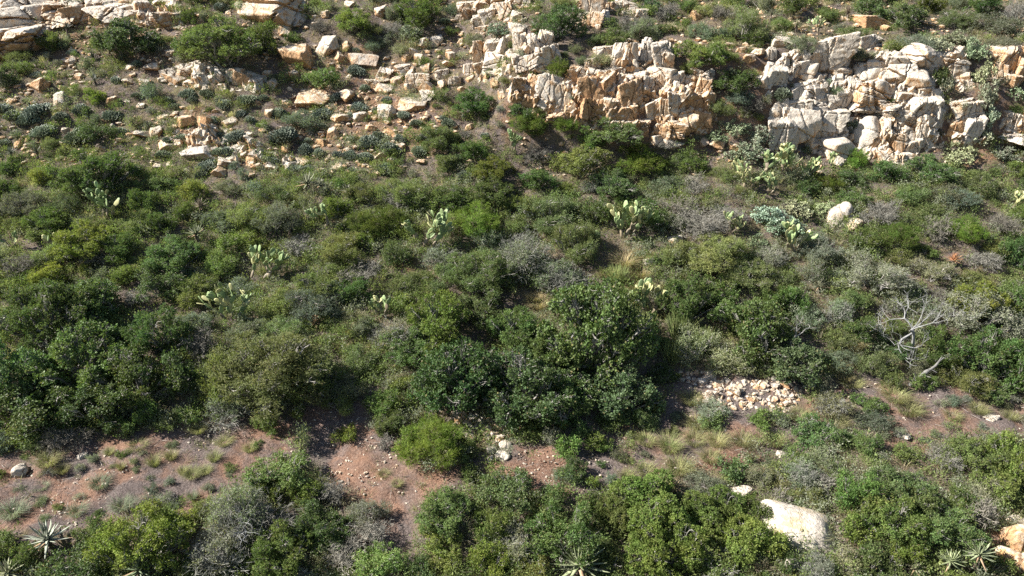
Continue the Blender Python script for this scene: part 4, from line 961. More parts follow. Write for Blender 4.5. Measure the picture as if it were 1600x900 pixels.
# ---------------------------------------------------------------- shrubs and bushes seen in the photograph
S_ = [
 # top edge and scree
 ('dark',195,60,112,70,'dark grey-green dome bush below the top-left slab row','the dark dome bush',1.25),
 ('green',352,66,152,90,'bright green spreading tree-like bush at the top left','the bright top-left bush',1.05),
 ('green',415,62,60,60,None,None,1.0),('deep',290,70,46,42,None,None,1.1),
 ('green',78,66,44,36,None,None,.9),('bright',30,106,44,26,None,None,.75),('dark',4,122,46,44,None,None,1.0),('olive',35,85,50,20,None,None,.9),
 ('bright',148,150,44,30,'small yellow-green shrub alone on the left scree',None,.85),('greyg',235,140,36,38,None,None,.9),
 ('deep',150,268,144,92,'large round green bush on the left below the scree','the large round left bush',1.15),
 ('bright',64,276,46,34,None,None,.85),('green',150,205,66,34,None,None,.8),('olive',80,222,40,26,None,None,.9),('deep',15,262,44,36,None,None,1.1),('olive',105,232,36,24,None,None,1),
 ('bright',548,34,76,44,'bright yellow-green bush at the top between boulders','the bright top-centre bush',.9),
 ('deep',655,22,92,50,'dark green bush on the top edge right of the bright one','the dark top-centre bush',.95),('greyg',615,18,34,34,None,None,.8),
 ('succ',642,50,44,20,None,None,.9),('succ',780,48,48,26,'pale grey-green mound above the columnar cliff',None,.75),
 ('green',500,122,62,42,'round mid-green shrub above the orange ledge','the round green shrub',.95),
 ('deep',872,33,94,68,'tall dark green bush at the top centre above the columnar cliff','the tall top bush',1.0),
 ('greyg',1000,46,70,46,'blue-grey dry shrub on the cliff top','the blue-grey cliff-top shrub',1.0),('dry',990,38,56,36,None,None,.9),('green',955,60,64,34,None,None,.75),
 ('dry',1040,18,50,30,None,None,.9),('olive',1165,40,74,60,'olive dome shrub near the top edge right of the cliff','the olive dome shrub',.9),('bright',1095,86,94,44,'flat-topped yellow-green bush above the cliff ledge','the flat-topped bush',.75),
 ('green',1150,126,76,44,None,None,.75),('feather',870,108,52,34,'tufted green shrub growing on the columnar cliff',None,.8),('greyg',936,92,36,24,None,None,1.0),('green',836,118,26,18,None,None,.8),('succ',815,82,20,14,None,None,.8),
 ('dark',1020,10,40,24,None,None,1),('green',1075,8,40,20,None,None,.9),('olive',1110,14,50,26,None,None,1.0),('greyg',1125,50,36,24,None,None,.9),('dry',1130,20,44,26,None,None,.9),
 ('dark',1420,28,80,44,None,None,1.1),('olive',1500,30,66,36,None,None,.9),('greyg',1432,66,60,30,'pale grey-green spreading shrub above the white boulder dome','the pale spreading shrub',1.05),('succ',1470,72,54,30,None,None,.75),('greyg',1556,36,64,40,None,None,.9),('greyg',1250,70,44,36,None,None,.85),
 ('deep',1240,8,60,26,None,None,.9),('olive',1290,20,44,26,None,None,.9),('dark',1360,14,60,24,None,None,1.1),('olive',1330,50,50,20,None,None,.8),('deep',1540,8,70,26,None,None,1),('bright',1450,8,60,20,None,None,.6),('dry',1590,20,40,50,None,None,1),
 ('succ',1525,80,44,40,None,None,.8),('succ',1538,118,34,44,None,None,.85),('succ',1540,150,40,50,'pale blue-green succulent mat in the gully right of the dome','the gully succulents',.9),('succ',1545,190,30,44,None,None,.9),('succ',1535,218,36,30,None,None,.85),('succ',1500,60,50,26,None,None,.75),('succ',1478,140,24,34,None,None,.6),
 ('dark',1470,122,26,40,'dark bush wedged between the dome and the orange column',None,.9),('greyg',1343,86,40,18,None,None,.8),('green',1320,180,26,20,None,None,.6),('dry',1300,190,30,30,None,None,.8),('greyg',1305,140,24,20,None,None,.8),('greyg',1222,150,30,24,None,None,.9),('green',1390,160,24,16,None,None,.6),('feather',1342,252,40,36,'light green tuft at the foot of the white dome',None,1.2),
 ('green',1180,62,50,26,None,None,.7),('greyg',1155,152,50,26,None,None,.8),('olive',1125,170,44,34,None,None,.8),('dry',1175,165,40,30,None,None,.6),
 ('succ',1150,205,54,34,'pale succulents at the foot of the columnar cliff','the cliff-foot succulents',.95),('succ',1185,212,50,34,None,None,.9),('succ',1120,215,40,24,None,None,.85),('succ',1165,238,60,24,None,None,.8),
 ('deep',740,160,88,42,'dark green low shrub left of the columnar cliff','the dark scree shrub',.9),('olive',690,150,36,24,None,None,.8),('olive',685,214,72,48,'olive-brown shrub clump at the foot of the scree','the olive scree clump',.75),('greyg',470,186,62,36,None,None,.8),('bright',410,195,22,18,None,None,.7),
 # middle slope under the cliff
 ('deep',812,176,56,30,None,None,1),('feather',835,198,86,34,'vivid green feathery mound under the columnar cliff','the upper feathery mound',1.0),('feather',880,196,50,28,None,None,.95),
 ('deep',965,200,104,56,'dark green spreading bush against the cliff foot','the cliff-foot bush',1.0),('deep',925,215,60,40,None,None,1.1),('bright',905,250,104,66,'olive-green rounded bush in the upper thicket','the upper thicket bush',.72),('feather',1000,250,94,48,'bright green mound in the upper thicket','the bright thicket mound',.95),('deep',1085,255,60,40,None,None,.9),('dry',838,238,56,40,'grey leafless shrub left of the upper thicket',None,.75),('deep',840,280,70,44,None,None,.9),('deep',960,285,80,50,None,None,.85),
 ('green',740,235,60,40,None,None,.9),('bright',770,265,80,44,'yellow-green shrub below the prickly pear at the scree foot',None,.7),('green',700,255,60,30,None,None,.8),('dark',715,250,40,24,None,None,1),
 ('greyg',1040,290,60,40,None,None,.8),('dry',1085,290,50,40,None,None,1.0),('olive',1060,250,40,30,None,None,.8),('dry',1040,225,40,20,None,None,.8),
 ('feather',1290,285,60,36,None,None,.8),('deep',1260,290,50,34,None,None,.9),('deep',1330,280,60,36,None,None,.9),('deep',1385,270,70,44,'deep green shrub below the white dome',None,.9),('deep',1455,262,84,48,'dark green bush below the dome, right side','the bush below the dome',.95),('succ',1502,244,66,36,'mottled pale succulents under the cream gully blocks',None,1.0),('olive',1530,285,70,36,None,None,.85),('bright',1590,265,50,30,None,None,.7),('olive',1420,300,60,30,None,None,.8),('greyg',1480,300,60,30,None,None,.8),('succ',1570,240,44,26,None,None,.8),
 # pale succulents near the pinkish boulder
 ('succ',1205,335,64,34,'pale succulent mat left of the pinkish white boulder','the pale succulent mat',1.05),('succ',1250,330,60,34,None,None,1.05),('succ',1225,352,66,26,None,None,.95),('succ',1285,325,44,28,None,None,1.0),('succ',1180,380,44,30,None,None,.8),
 ('dry',1375,335,64,50,'tall grey twiggy shrub right of the pinkish boulder','the tall grey twig shrub',.95),('feather',1400,365,80,34,None,None,.9),('deep',1350,375,60,40,None,None,1),('feather',1515,362,84,50,'vivid dark-green feathery shrub on the right','the right feathery shrub',.9),('dry',1470,360,60,50,None,None,.9),('olive',1440,345,70,40,None,None,.8),('dry',1570,350,60,40,None,None,.8),('deep',1585,395,60,60,None,None,.9),('greyg',1500,310,60,40,None,None,.9),('olive',1560,390,40,34,None,None,.9),
 ('greyg',1275,390,90,34,None,None,.9),('bright',1312,402,30,24,'pale lime tuft among grey shrubs on the right',None,1.2),('half',1365,425,110,60,'broad straw-grey shrub uphill of the dead tree','the straw-grey shrub',1.05),('half',1270,425,60,50,None,None,.8),('deep',1240,475,60,60,None,None,1.0),('half',1455,420,80,44,None,None,.9),('dry',1540,405,60,34,None,None,1),('bright',1530,470,110,50,'yellow-green spreading bush right of the dead tree','the right yellow-green bush',.75),('half',1525,490,130,50,'grey twiggy shrub below the right yellow-green bush',None,1.1),('deep',1590,460,60,60,None,None,.9),
 ('olive',1330,470,60,50,None,None,.8),('half',1310,490,50,50,None,None,1),('green',1350,515,70,60,None,None,.8),('olive',1368,566,60,54,'olive shrub left of the dead grey tree',None,.85),('greyg',1310,560,60,40,None,None,.9),('deep',1468,556,76,56,'dark bush behind the dead tree trunk',None,.85),('deep',1540,555,130,100,'large dark green bush at the right edge above the path','the right-edge bush',.95),('deep',1595,575,90,100,None,None,.95),('olive',1510,590,90,50,None,None,.8),('half',1600,520,60,60,None,None,.9),
 # centre right
 ('dry',1090,348,90,34,'grey heap of dry twigs right of centre','the grey twig heap',1.05),('dry',1135,335,60,30,None,None,1.05),('greyg',1045,345,50,34,None,None,.9),('dry',1060,320,60,40,None,None,1.05),('olive',1115,398,132,74,'broad yellow-olive bush right of the clearing','the broad olive bush',1.05),('olive',1060,395,60,50,None,None,1.0),('green',1075,468,110,90,'rich green rounded bush right of the straggling prickly pear','the rich green bush',.72),('green',1125,455,70,60,None,None,.75),('olive',1170,430,90,60,None,None,.9),('half',1200,400,60,40,None,None,1),
 ('dark',1190,520,130,110,'dark bush with bare white branches above the rubble heap','the dark right bush',1.25),('dark',1240,565,120,80,'shaded dark bush right of the rubble heap top',None,1.1),('deep',1150,490,90,70,None,None,1.1),('deep',1215,470,60,50,None,None,.9),('half',1140,560,80,50,'pale grey twiggy shrub just above the rubble heap',None,1.1),('half',1260,500,60,50,None,None,.9),
 ('half',1085,540,70,70,None,None,1.15),
 # clearing surroundings and centre
 ('olive',860,330,110,60,'yellow-olive bush above the middle of the slope','the middle olive bush',.85),('feather',750,347,106,38,'low vivid green feathery mound right of the tall middle prickly pear','the low feathery mound',1.05),('feather',592,350,100,52,'dark vivid feathery mound left of the tall middle prickly pear','the dark feathery mound',.75),('olive',900,375,90,80,'olive fine-leaved bush left of the dense prickly pear','the olive bush by the dense prickly pear',.8),('deep',1010,335,70,60,None,None,.9),('deep',930,330,60,60,None,None,.85),('half',815,400,100,80,'large pale grey half-dry shrub above the central thicket','the large half-dry shrub',.95),('half',760,380,70,50,None,None,1),('olive',745,425,140,66,'wide olive shrub uphill of the central thicket','the wide olive shrub',.9),('half',870,430,90,50,None,None,.75),('dry',890,440,80,40,None,None,.85),
 ('olive',640,440,70,40,None,None,.8),('olive',530,390,90,60,'yellow-olive shrub left of the bare red patch','the left olive shrub',1.0),('bright',570,375,50,34,None,None,.75),('dry',563,425,66,34,'grey tangle of dead twigs below the left olive shrub','the dead twig tangle',1.0),('deep',620,395,50,50,None,None,.9),('greyg',430,342,82,60,'blue-grey shrub with bare twigs left of a prickly pear','the blue-grey shrub',.75),('dry',460,385,60,40,None,None,1.0),('greyg',480,330,40,50,None,None,.7),('olive',430,300,60,34,None,None,.8),('olive',630,300,90,36,None,None,.8),('dry',620,310,60,34,None,None,.95),('olive',560,300,50,40,None,None,.8),('green',700,310,80,40,None,None,.8),('deep',770,300,90,44,None,None,.8),('bright',820,320,60,44,None,None,.65),('deep',730,325,50,30,None,None,.9),
 ('half',690,400,60,40,None,None,1.0),('olive',505,440,100,54,None,None,.85),('greyg',500,470,110,50,'soft grey-green shrub left of the few-padded prickly pear','the soft grey-green shrub',.8),('deep',555,455,70,50,None,None,.9),('olive',440,470,80,50,None,None,.9),('greyg',570,510,50,40,None,None,.9),('half',620,525,80,50,None,None,.9),
 # central thicket
 ('green',690,505,130,110,'mid-green upper left bush of the central thicket','the upper left thicket bush',.85),('green',640,540,100,70,'light green shrub on the left flank of the central thicket',None,.95),('green',745,480,90,70,None,None,.85),
 ('dark',720,590,170,140,'dark front-left bush of the large central thicket','the central thicket',1.15),('dark',830,600,180,140,'dark front-middle bush of the large central thicket',None,1.05),('dark',930,518,195,190,'deep green dome at the upper right of the central thicket',None,1.45),('dark',972,612,130,100,'dark front-right bush of the central thicket, in shade',None,1.1),('deep',810,520,120,90,None,None,1.05),('deep',860,560,120,90,None,None,1.0),('dark',672,612,80,74,None,None,1.1),('dark',890,628,120,60,None,None,1.1),('deep',940,470,70,50,None,None,.9),
 # left thicket
 ('deep',65,490,170,130,'dark green bush at the upper left of the big left thicket','the big left thicket',1.05),('dark',150,470,110,80,'leafy bush at the top middle of the left thicket',None,1.6),('dark',125,560,170,130,'dark bush in the heart of the left thicket',None,1.6),('dark',25,578,120,120,'dark bush at the left edge of the left thicket',None,1.6),('dark',215,590,150,116,'shaded bush at the right front of the left thicket',None,1.1),('dark',60,632,150,80,'shaded bush at the front left of the left thicket',None,1.05),('dark',150,634,120,70,None,None,1.0),('deep',250,520,110,90,'green bush on the right shoulder of the left thicket',None,1.0),('deep',255,440,100,70,None,None,1.0),('dark',280,590,70,80,None,None,1.05),('deep',222,645,56,50,'bright leafy shrub at the right foot of the left thicket',None,1.3),
 ('deep',270,400,110,56,'dark green shrub with dead twigs on the left slope','the left slope shrub',1.0),('bright',75,345,84,36,'yellow-green shrub at the left edge above the left thicket','the left yellow-green shrubs',.7),('bright',130,378,120,44,None,None,.75),('bright',75,430,70,30,None,None,.85),('green',190,385,80,36,None,None,.9),('olive',215,345,70,36,None,None,.9),('greyg',30,320,80,50,'blue-grey shrub at the left edge',None,.7),('olive',30,350,50,30,None,None,.8),('greyg',100,320,50,50,None,None,.75),('green',250,350,60,44,None,None,.8),('olive',390,335,74,56,None,None,.9),('bright',375,375,70,44,'yellow-green shrub uphill of the wide prickly pear clump',None,.75),('greyg',345,345,60,40,None,None,1),('dry',150,400,50,24,None,None,1.1),('dry',30,415,70,44,None,None,.75),('olive',340,410,70,50,None,None,.85),('dry',270,432,70,30,'tangle of grey twigs under the left slope shrub',None,1.1),('dry',215,462,50,26,None,None,1.1),('olive',310,455,90,56,None,None,.95),('greyg',300,500,60,40,None,None,.8),('dry',310,540,60,60,None,None,.8),
 ('olive',425,575,220,125,'large grey-olive dome bush right of the left thicket','the grey-olive dome bush',.75),('olive',350,590,90,100,None,None,.85),('olive',490,590,90,90,None,None,.8),('dry',500,600,70,60,None,None,.8),('olive',560,560,70,60,None,None,.9),('olive',440,520,90,50,None,None,.95),('greyg',390,520,80,40,None,None,.8),('dry',420,630,40,44,'upright grey twig bush in the shade of the grey-olive dome',None,1.0),('bright',467,645,30,26,None,None,.8),('half',355,640,80,30,None,None,.9),('green',420,660,60,30,None,None,.9),
 # path edge
 ('green',600,628,76,54,'mid-green shrub on the path edge left of the central thicket','the path-edge shrub',.85),('bright',620,600,40,30,None,None,.8),('feather',680,684,122,82,'round green shrub standing on the path below the central thicket','the round path shrub',1.0),('bright',640,690,60,50,None,None,.8),('deep',728,706,46,40,None,None,.9),('half',470,688,46,50,'pale grey twig shrub on the path left of centre',None,1.3),('dry',600,690,26,34,'little silver dead shrub on the path',None,1.35),('bright',540,680,46,18,None,None,.8),
 ('green',890,700,54,50,'green shrub in front of the central thicket','the front green shrub',1.1),('half',855,685,50,40,None,None,.9),('green',925,690,50,40,None,None,.8),('green',940,695,40,26,None,None,.8),('green',895,735,60,36,None,None,.75),('bright',880,665,16,20,None,None,1.1),('greyg',885,745,40,24,None,None,.9),('bright',925,750,30,22,None,None,.8),
 ('deep',1275,675,80,60,'compact green shrub on the path right of the rubble heap','the compact path shrub',1.25),('deep',1350,690,60,40,None,None,1.1),('green',1360,632,56,34,None,None,1.0),('dark',1145,735,56,46,'dark green shrub on the path above the cauliflower bush','the dark path shrub',1.4),('deep',1190,655,50,34,None,None,1.1),('half',1110,640,60,40,None,None,.95),('green',1110,660,50,34,None,None,1.0),('half',1300,635,60,30,None,None,.9),('half',1180,745,60,40,None,None,.9),('half',1250,740,70,50,None,None,.9),('greyg',1365,655,60,24,None,None,.7),
 # foreground
 ('green',440,735,100,60,'green shrub on the near side of the path, left of centre','the near path shrub',.95),('green',415,765,60,40,None,None,.9),('bright',475,770,60,50,None,None,.8),
 ('bright',215,850,170,100,'large yellow-green bush in the lower left','the lower-left yellow-green bush',.8),('green',130,880,110,60,'green bush at the bottom edge beside the large aloe',None,.8),('bright',280,820,70,50,None,None,.85),('green',40,870,70,60,None,None,.8),
 ('half',375,800,110,100,'tall ash-grey lichened shrub in the lower left','the ash-grey shrub',.95),('half',345,860,110,90,'ash-grey shrub below the tall one at the bottom edge',None,1.0),('dry',420,830,110,90,'dark tangle of grey branches in the lower left',None,.75),('deep',440,860,130,100,'shaded dark bush right of the ash-grey shrub','the shaded bottom bush',.8),('deep',500,820,110,70,None,None,.75),('greyg',575,800,70,50,'olive-grey twiggy shrub on the near path edge',None,.8),('dry',580,830,70,60,'pale lavender dead shrub in the bottom centre','the lavender dead shrub',1.35),('dry',545,865,70,50,None,None,1.2),('bright',590,880,90,50,'yellow-green shrub at the bottom edge left of the soil gully',None,.85),('green',660,890,60,40,None,None,.8),
 ('deep',695,800,110,90,'glossy deep green bush right of the soil gully','the glossy gully bush',1.25),('green',790,768,100,76,'mid-green bush in the lower centre','the lower-centre bush',.95),('green',740,740,50,40,None,None,1.0),('deep',770,820,90,70,None,None,1.1),('deep',880,835,140,90,'dark olive bush left of the cauliflower bush','the dark lower bush',.9),('half',800,850,70,60,'grey dry shrub in the lower centre',None,1.1),('green',860,780,60,50,None,None,.8),('bright',760,880,90,50,None,None,.75),('bright',830,895,70,40,None,None,.75),('bright',700,880,60,40,None,None,.8),('olive',950,880,60,50,None,None,.8),
 ('cauli',1010,790,140,84,'upper left lobe bush of the yellow-green cauliflower clump','the cauliflower bush',.85),('cauli',1045,855,140,100,'front lobe bush of the cauliflower clump',None,.95),('cauli',1120,800,110,80,'middle lobe bush of the cauliflower clump',None,.95),('cauli',1172,840,100,90,'right lobe bush of the cauliflower clump',None,.95),('cauli',1110,865,90,70,None,None,.9),('cauli',960,800,70,70,None,None,.75),('green',930,790,50,50,None,None,.8),
 ('dry',1120,885,70,50,'ash-white dead twigs in front of the cauliflower bush',None,1.45),('greyg',1102,760,66,48,'blue-grey rounded shrub above the cauliflower bush','the blue-grey lower shrub',.85),('deep',1230,885,40,40,None,None,.8),
 ('deep',1345,770,100,80,'dark left bush of the lower right thicket','the lower right thicket',1.25),('green',1410,760,110,80,'mid-green top bush of the lower right thicket',None,.85),('green',1400,820,130,90,'light green front bush of the lower right thicket',None,.85),('green',1480,825,120,90,'right-hand bush of the lower right thicket',None,.8),('bright',1340,830,60,60,'yellow-green shrub beside the huge white boulder',None,.9),('green',1440,790,90,70,None,None,.85),('green',1370,795,100,70,None,None,.9),('deep',1440,835,90,70,None,None,.95),('green',1500,790,80,60,None,None,.85),('green',1370,880,100,50,None,None,.75),('half',1320,880,70,50,None,None,1),('half',1280,890,70,40,None,None,1.0),('bright',1420,865,80,50,None,None,.75),('green',1560,885,60,40,None,None,.8),
 ('green',1535,715,120,80,'bright green bush at the right edge of the near path','the lower right-edge bush',1.05),('bright',1590,720,100,110,'large yellow-green bush cut by the right edge','the cut right-edge bush',.8),('bright',1560,755,90,60,None,None,.8),('dry',1475,718,60,36,'grey twig shrub between the lower right bushes',None,1.0),('dry',1530,800,60,60,None,None,.9),('dry',1290,760,50,40,None,None,.9),('half',1285,715,60,40,None,None,.95),('dry',1215,780,44,40,None,None,1.2),('half',1540,770,70,40,None,None,.9),
]
rsk = RS(44)
for s in S_:
    k_ = s[0]
    if k_ == 'dry' and s[4] is None and rsk.rand() < .6: k_ = ['greyg', 'half', 'olive'][rsk.randint(3)]
    if k_ == 'half' and s[4] is None and rsk.rand() < .5: k_ = ['greyg', 'olive', 'green'][rsk.randint(3)]
    shrub(k_, s[1], s[2], s[3], s[4], s[5], s[6], tint=s[7])
# pale upright stems
for a in [(1060,525,50,70,'pale green reed-like shrub right of the central thicket','x'),(1095,545,44,60,'second pale reed-like shrub nearer the rubble heap','x'),(1010,515,34,40,None,'x'),(965,440,40,40,None,'x'),(985,500,30,40,None,'x'),(1050,560,40,50,None,'x')]:
    tuft(a[0], a[1], a[2]*.6, a[3]*.6, a[4], (.26, .31, .12), 'reed')
# cushions
for a in [(440,212,48,26,'large dark green cushion plant at the left of the lower scree','the large dark cushion plant'),(478,235,24,24,'round blue-grey cushion plant below the large dark one','the round cushion plant'),(499,238,22,16),(578,222,40,24,'blue-grey cushion plant in the middle of the lower scree','the middle cushion plant'),(592,213,22,18),(610,232,34,22),(568,244,30,16),(626,217,20,16),(435,175,26,16),(503,178,30,20),(557,110,28,20,'cushion plant right of the round green shrub',None),(525,150,24,14),(560,165,26,14),(592,172,20,14),(630,178,20,14),(545,178,14,10),(570,135,18,12),
 (330,187,20,14),(368,213,36,16),(385,155,30,18),(300,155,18,14),(275,165,20,12),(175,180,30,18,'tall-fingered blue-grey cushion plant on the red patch of the scree',None),(122,214,38,26,'finger cactus cushion left of the large round bush',None),(70,205,40,20),(45,185,40,24),(95,182,28,18),(125,170,26,18),(182,124,20,14),(190,60,20,12),(60,172,44,24),(25,180,36,18),(5,170,34,20),(262,155,16,12),(265,217,24,14),(325,258,30,20),(315,270,22,14),(340,210,20,12),(255,240,28,12),(295,145,28,14),(400,240,28,16),(425,250,24,14),(463,262,24,12),(545,240,20,14),(530,240,22,14),(600,262,30,12),(655,235,24,16),(660,215,18,14),(1222,148,30,22,'grey cushion plant perched on the white boulder dome',None),(1330,192,20,16),(1294,126,20,12),(1325,126,20,12),(605,155,18,12),(650,190,22,12),(700,190,24,14),(310,205,20,10),(285,212,20,10),(340,235,24,14),(358,235,26,18),(480,262,22,10),(505,195,18,10),(390,185,18,12),(375,175,20,12),(350,160,24,12),(410,150,18,10)]:
    cushion(a[0], a[1], a[2]*1.05, a[3]*1.05, a[4] if len(a) > 4 else None, a[5] if len(a) > 5 else None)
# grass tufts on the path
for a in [(75,722,44,34,'dry grass tuft beside the round cream stone'),(98,735,24,20),(240,722,26,26),(267,712,24,22),(335,715,26,24),(300,740,32,16),(155,755,38,20,'bluish grass tuft in the middle of the left path'),(65,760,24,14),(65,778,18,12),(120,798,34,18,'grey-green grass tuft above the large lower-left aloe'),(215,697,34,14),(170,705,20,14),(188,728,18,18),(190,790,40,20),(235,785,36,24),(320,735,26,16),(285,735,20,16),(20,800,50,22),(300,775,20,20),(350,690,30,18),(310,672,30,20),(390,700,24,18),(600,740,22,14),(620,755,20,14),(1010,690,34,24,'pale green grass tuft on the middle path'),(1045,700,44,40,'large soft grass clump above the cauliflower bush'),(1085,690,40,30),(1060,730,50,30),(1010,735,40,20),(980,745,30,16),(1120,690,40,30),(1090,665,40,30),(1160,690,40,26),(1080,625,40,26),(1210,690,40,26),(1250,650,40,26),(1310,660,40,20),(1420,640,50,18),(1400,620,50,18),(1530,640,36,18),(1490,650,30,14),(1580,650,30,16),(1330,600,40,24),(1290,620,34,20),(1210,750,40,24),(1110,715,40,24),(975,410,50,30,'straw-coloured grass in the clearing below the dense prickly pear'),(1000,430,44,34),(985,450,40,30),(965,460,40,24),(1010,450,30,24),(840,475,40,24),(835,465,30,20),(540,520,30,40,'dry straw grass right of the reddish left aloe'),(535,545,26,36),(1300,575,40,36),(1320,590,30,24),(1335,545,34,40),(985,470,44,30),(1005,400,40,20),(950,430,36,24)]:
    bl = a[0] < 420 and a[1] > 740
    tuft(a[0], a[1], a[2], a[3], a[4] if len(a) > 4 else None, (.17, .20, .13) if bl else (.36, .30, .17) if a[1] < 600 else (.25, .25, .115))

# ---------------------------------------------------------------- dead trees
# thin out the leafless shrubs that have no story of their own
def dead_tree(name, px, py, H, lean, label, lm, seed, spread=.75, depth=6, r0=.07, col=(.42, .41, .39), nb=3):
    rs = RS(seed); g, mpp, th = hit(px, py, 0)
    e = empty(name, (g[0], g[1], float(ground(g[0], g[1]))))
    TA, TB = ([], [], [], []), ([], [], [], [])
    def seg(T, a, b, ra, rb): T[0].append(a); T[1].append(b); T[2].append(ra); T[3].append(rb)
    def grow(p, d, L, r, k):
        n = 3
        for i in range(n):
            d = unit(d+rs.normal(0, .17, 3)); q_ = p+d*L/n
            seg(TA if k < 2 else TB, p, q_, r, r*.86); p = q_; r *= .86
            if k >= 2 and rs.rand() < .55:
                s = unit(d+rs.normal(0, .9, 3)); seg(TB, p, p+s*L*.3, r*.5, r*.25)
        if k < depth and r > .0035:
            for j in range(nb if k < 3 else 2+(rs.rand() < .35)):
                nd = unit(d*.7+rs.normal(0, spread, 3)+np.array([0, 0, .22])); grow(p, nd, L*rs.uniform(.62, .88), r*rs.uniform(.72, .95), k+1)
    grow(np.array([0, 0, -.1]), unit(np.array(lean)), H*.30, r0, 0)
    for nm, T in (('trunk', TA), ('branches', TB)):
        v, q = tube_quads(np.array(T[0]), np.array(T[1]), np.array(T[2]), np.array(T[3]), 5 if nm == 'trunk' else 4)
        link(nm, mesh_np(nm, v, q), M_LICHEN, e, col)
    thing(e, px, py-20, 60, 'dead grey tree', 'dead tree', None, label, lm)
dead_tree('dead_tree', 1418, 550, 3.3, (-.02, -.12, 1), 'dead grey lichen-covered tree with forking bare branches on the right', 'the dead grey tree', 11, .66, 7, .075, (.27, .27, .265), 3)
dead_tree('dead_bush', 1222, 556, 2.2, (.3, -.3, 1), 'bare white branches sticking out of the dark right bush', None, 8, .7, 4, .05, (.38, .37, .35), 2)
dead_tree('dead_bush', 905, 578, 1.3, (.1, -.5, 1), 'forked white dead branch in front of the central thicket', 'the forked dead branch', 9, .7, 3, .03, (.38, .37, .35), 2)
dead_tree('dead_bush', 1500, 520, 1.9, (0, -.2, 1), 'grey bare-branched bush right of the dead tree', None, 12, .8, 6, .035, (.33, .33, .32))
dead_tree('dead_bush', 372, 850, 1.9, (0, -.2, 1), 'bare grey branches rising through the ash-grey shrub', None, 14, .8, 6, .035, (.33, .33, .33))
dead_tree('dead_bush', 1380, 540, 2.1, (-.1, -.2, 1), 'slim leafless grey bush left of the dead tree', None, 15, .6, 6, .03, (.33, .33, .32))
dead_tree('dead_bush', 262, 375, .8, (.6, -.3, .6), 'pale crooked dead branch on the left slope', None, 17, .8, 3, .03, (.46, .44, .40), 2)
dead_tree('dead_bush', 1135, 560, 1.1, (-.3, -.3, 1), 'bleached forked branch left of the dark right bush', None, 21, .7, 4, .03, (.38, .37, .35), 2)
# fallen log
def log(px, py, label):
    g, mpp, th = hit(px, py, 0); e = empty('fallen_log', (g[0], g[1], float(ground(g[0], g[1]))))
    rs = RS(3); n = 9; f = np.linspace(0, 1, n)
    p = np.stack([-.30+f*1.0, -.1+.1*f, .02+f*1.05+.01*np.sin(f*7)], 1)+rs.normal(0, .012, (n, 3)); r = .085*(1-.6*f)*(1+.15*rs.normal(size=n))
    v, q = tube_quads(p[:-1], p[1:], r[:-1], r[1:], 7); link('trunk', mesh_np('trunk', v, q, smooth_sh=True), M_LICHEN, e, (.17, .165, .155))
    a = np.array([p[2], p[3], p[5], p[7], p[1], p[1]]); b = a+np.array([[-.25, -.1, .35], [.12, -.3, .1], [.18, -.1, -.08], [.05, 0, .2], [-.4, -.1, .28], [-.1, -.2, .4]])
    v, q = tube_quads(a, b, np.full(6, .035), np.full(6, .012), 5); link('branch_stubs', mesh_np('branch_stubs', v, q), M_LICHEN, e, (.17, .165, .155))
    thing(e, px, py, 50, 'fallen log', 'log', None, label, 'the fallen grey log')
log(1432, 602, 'splintered grey log leaning on the bank below the dead tree')

# ---------------------------------------------------------------- filling shrubs, from what grows where
ZONES = [ # x0,y0,x1,y1, {kind: weight}, (wmin,wmax), gap
 (-90,-50,760,75, {'olive':2,'greyg':3,'deep':1,'green':1,'dry':.6,'cushion':1}, (22,44), 14),
 (-90,75,760,275, {'greyg':4,'olive':2,'dry':.4,'cushion':5,'green':1,'half':2,'rock':9}, (15,32), 10),
 (760,-50,1690,70, {'olive':3,'greyg':3,'deep':2,'dry':.6,'green':1,'half':1}, (24,52), 14),
 (760,70,1190,230, {'greyg':3,'olive':2,'half':2}, (14,26), 20),
 (1190,70,1480,250, {'greyg':2,'half':1,'dry':1}, (12,22), 26),
 (1480,70,1690,250, {'succ':3,'olive':1,'green':1,'greyg':1}, (24,44), 14),
 (-90,275,600,470, {'olive':3,'green':2,'bright':3,'greyg':2,'dry':.6,'half':1,'deep':1}, (30,66), 18),
 (600,230,1100,470, {'olive':3,'green':2,'deep':2,'half':2,'greyg':1,'dry':1}, (30,60), 18),
 (1100,230,1690,480, {'olive':3,'greyg':3,'half':2,'deep':1,'green':2,'dry':.6,'feather':.5}, (28,60), 18),
 (-90,470,640,690, {'olive':3,'green':2,'deep':2,'greyg':1,'dry':1}, (36,70), 20),
 (640,470,1100,690, {'deep':3,'green':2,'olive':1}, (36,66), 22),
 (1100,470,1690,620, {'olive':3,'deep':2,'half':2,'greyg':2,'green':1}, (34,66), 20),
 (-120,690,1720,970, {'bright':3,'green':3,'olive':2,'half':1,'dry':.4,'greyg':1}, (40,76), 22),
]
ZONES += [(930,640,1380,760,{'half':2,'greyg':3,'olive':2,'green':2},(20,40),10),(-60,690,420,810,{'half':1,'greyg':2,'olive':1,'green':1},(14,26),10),(1380,610,1690,690,{'half':1,'greyg':2,'green':1},(16,30),10)]
rsf = RS(2024); nfill = 0
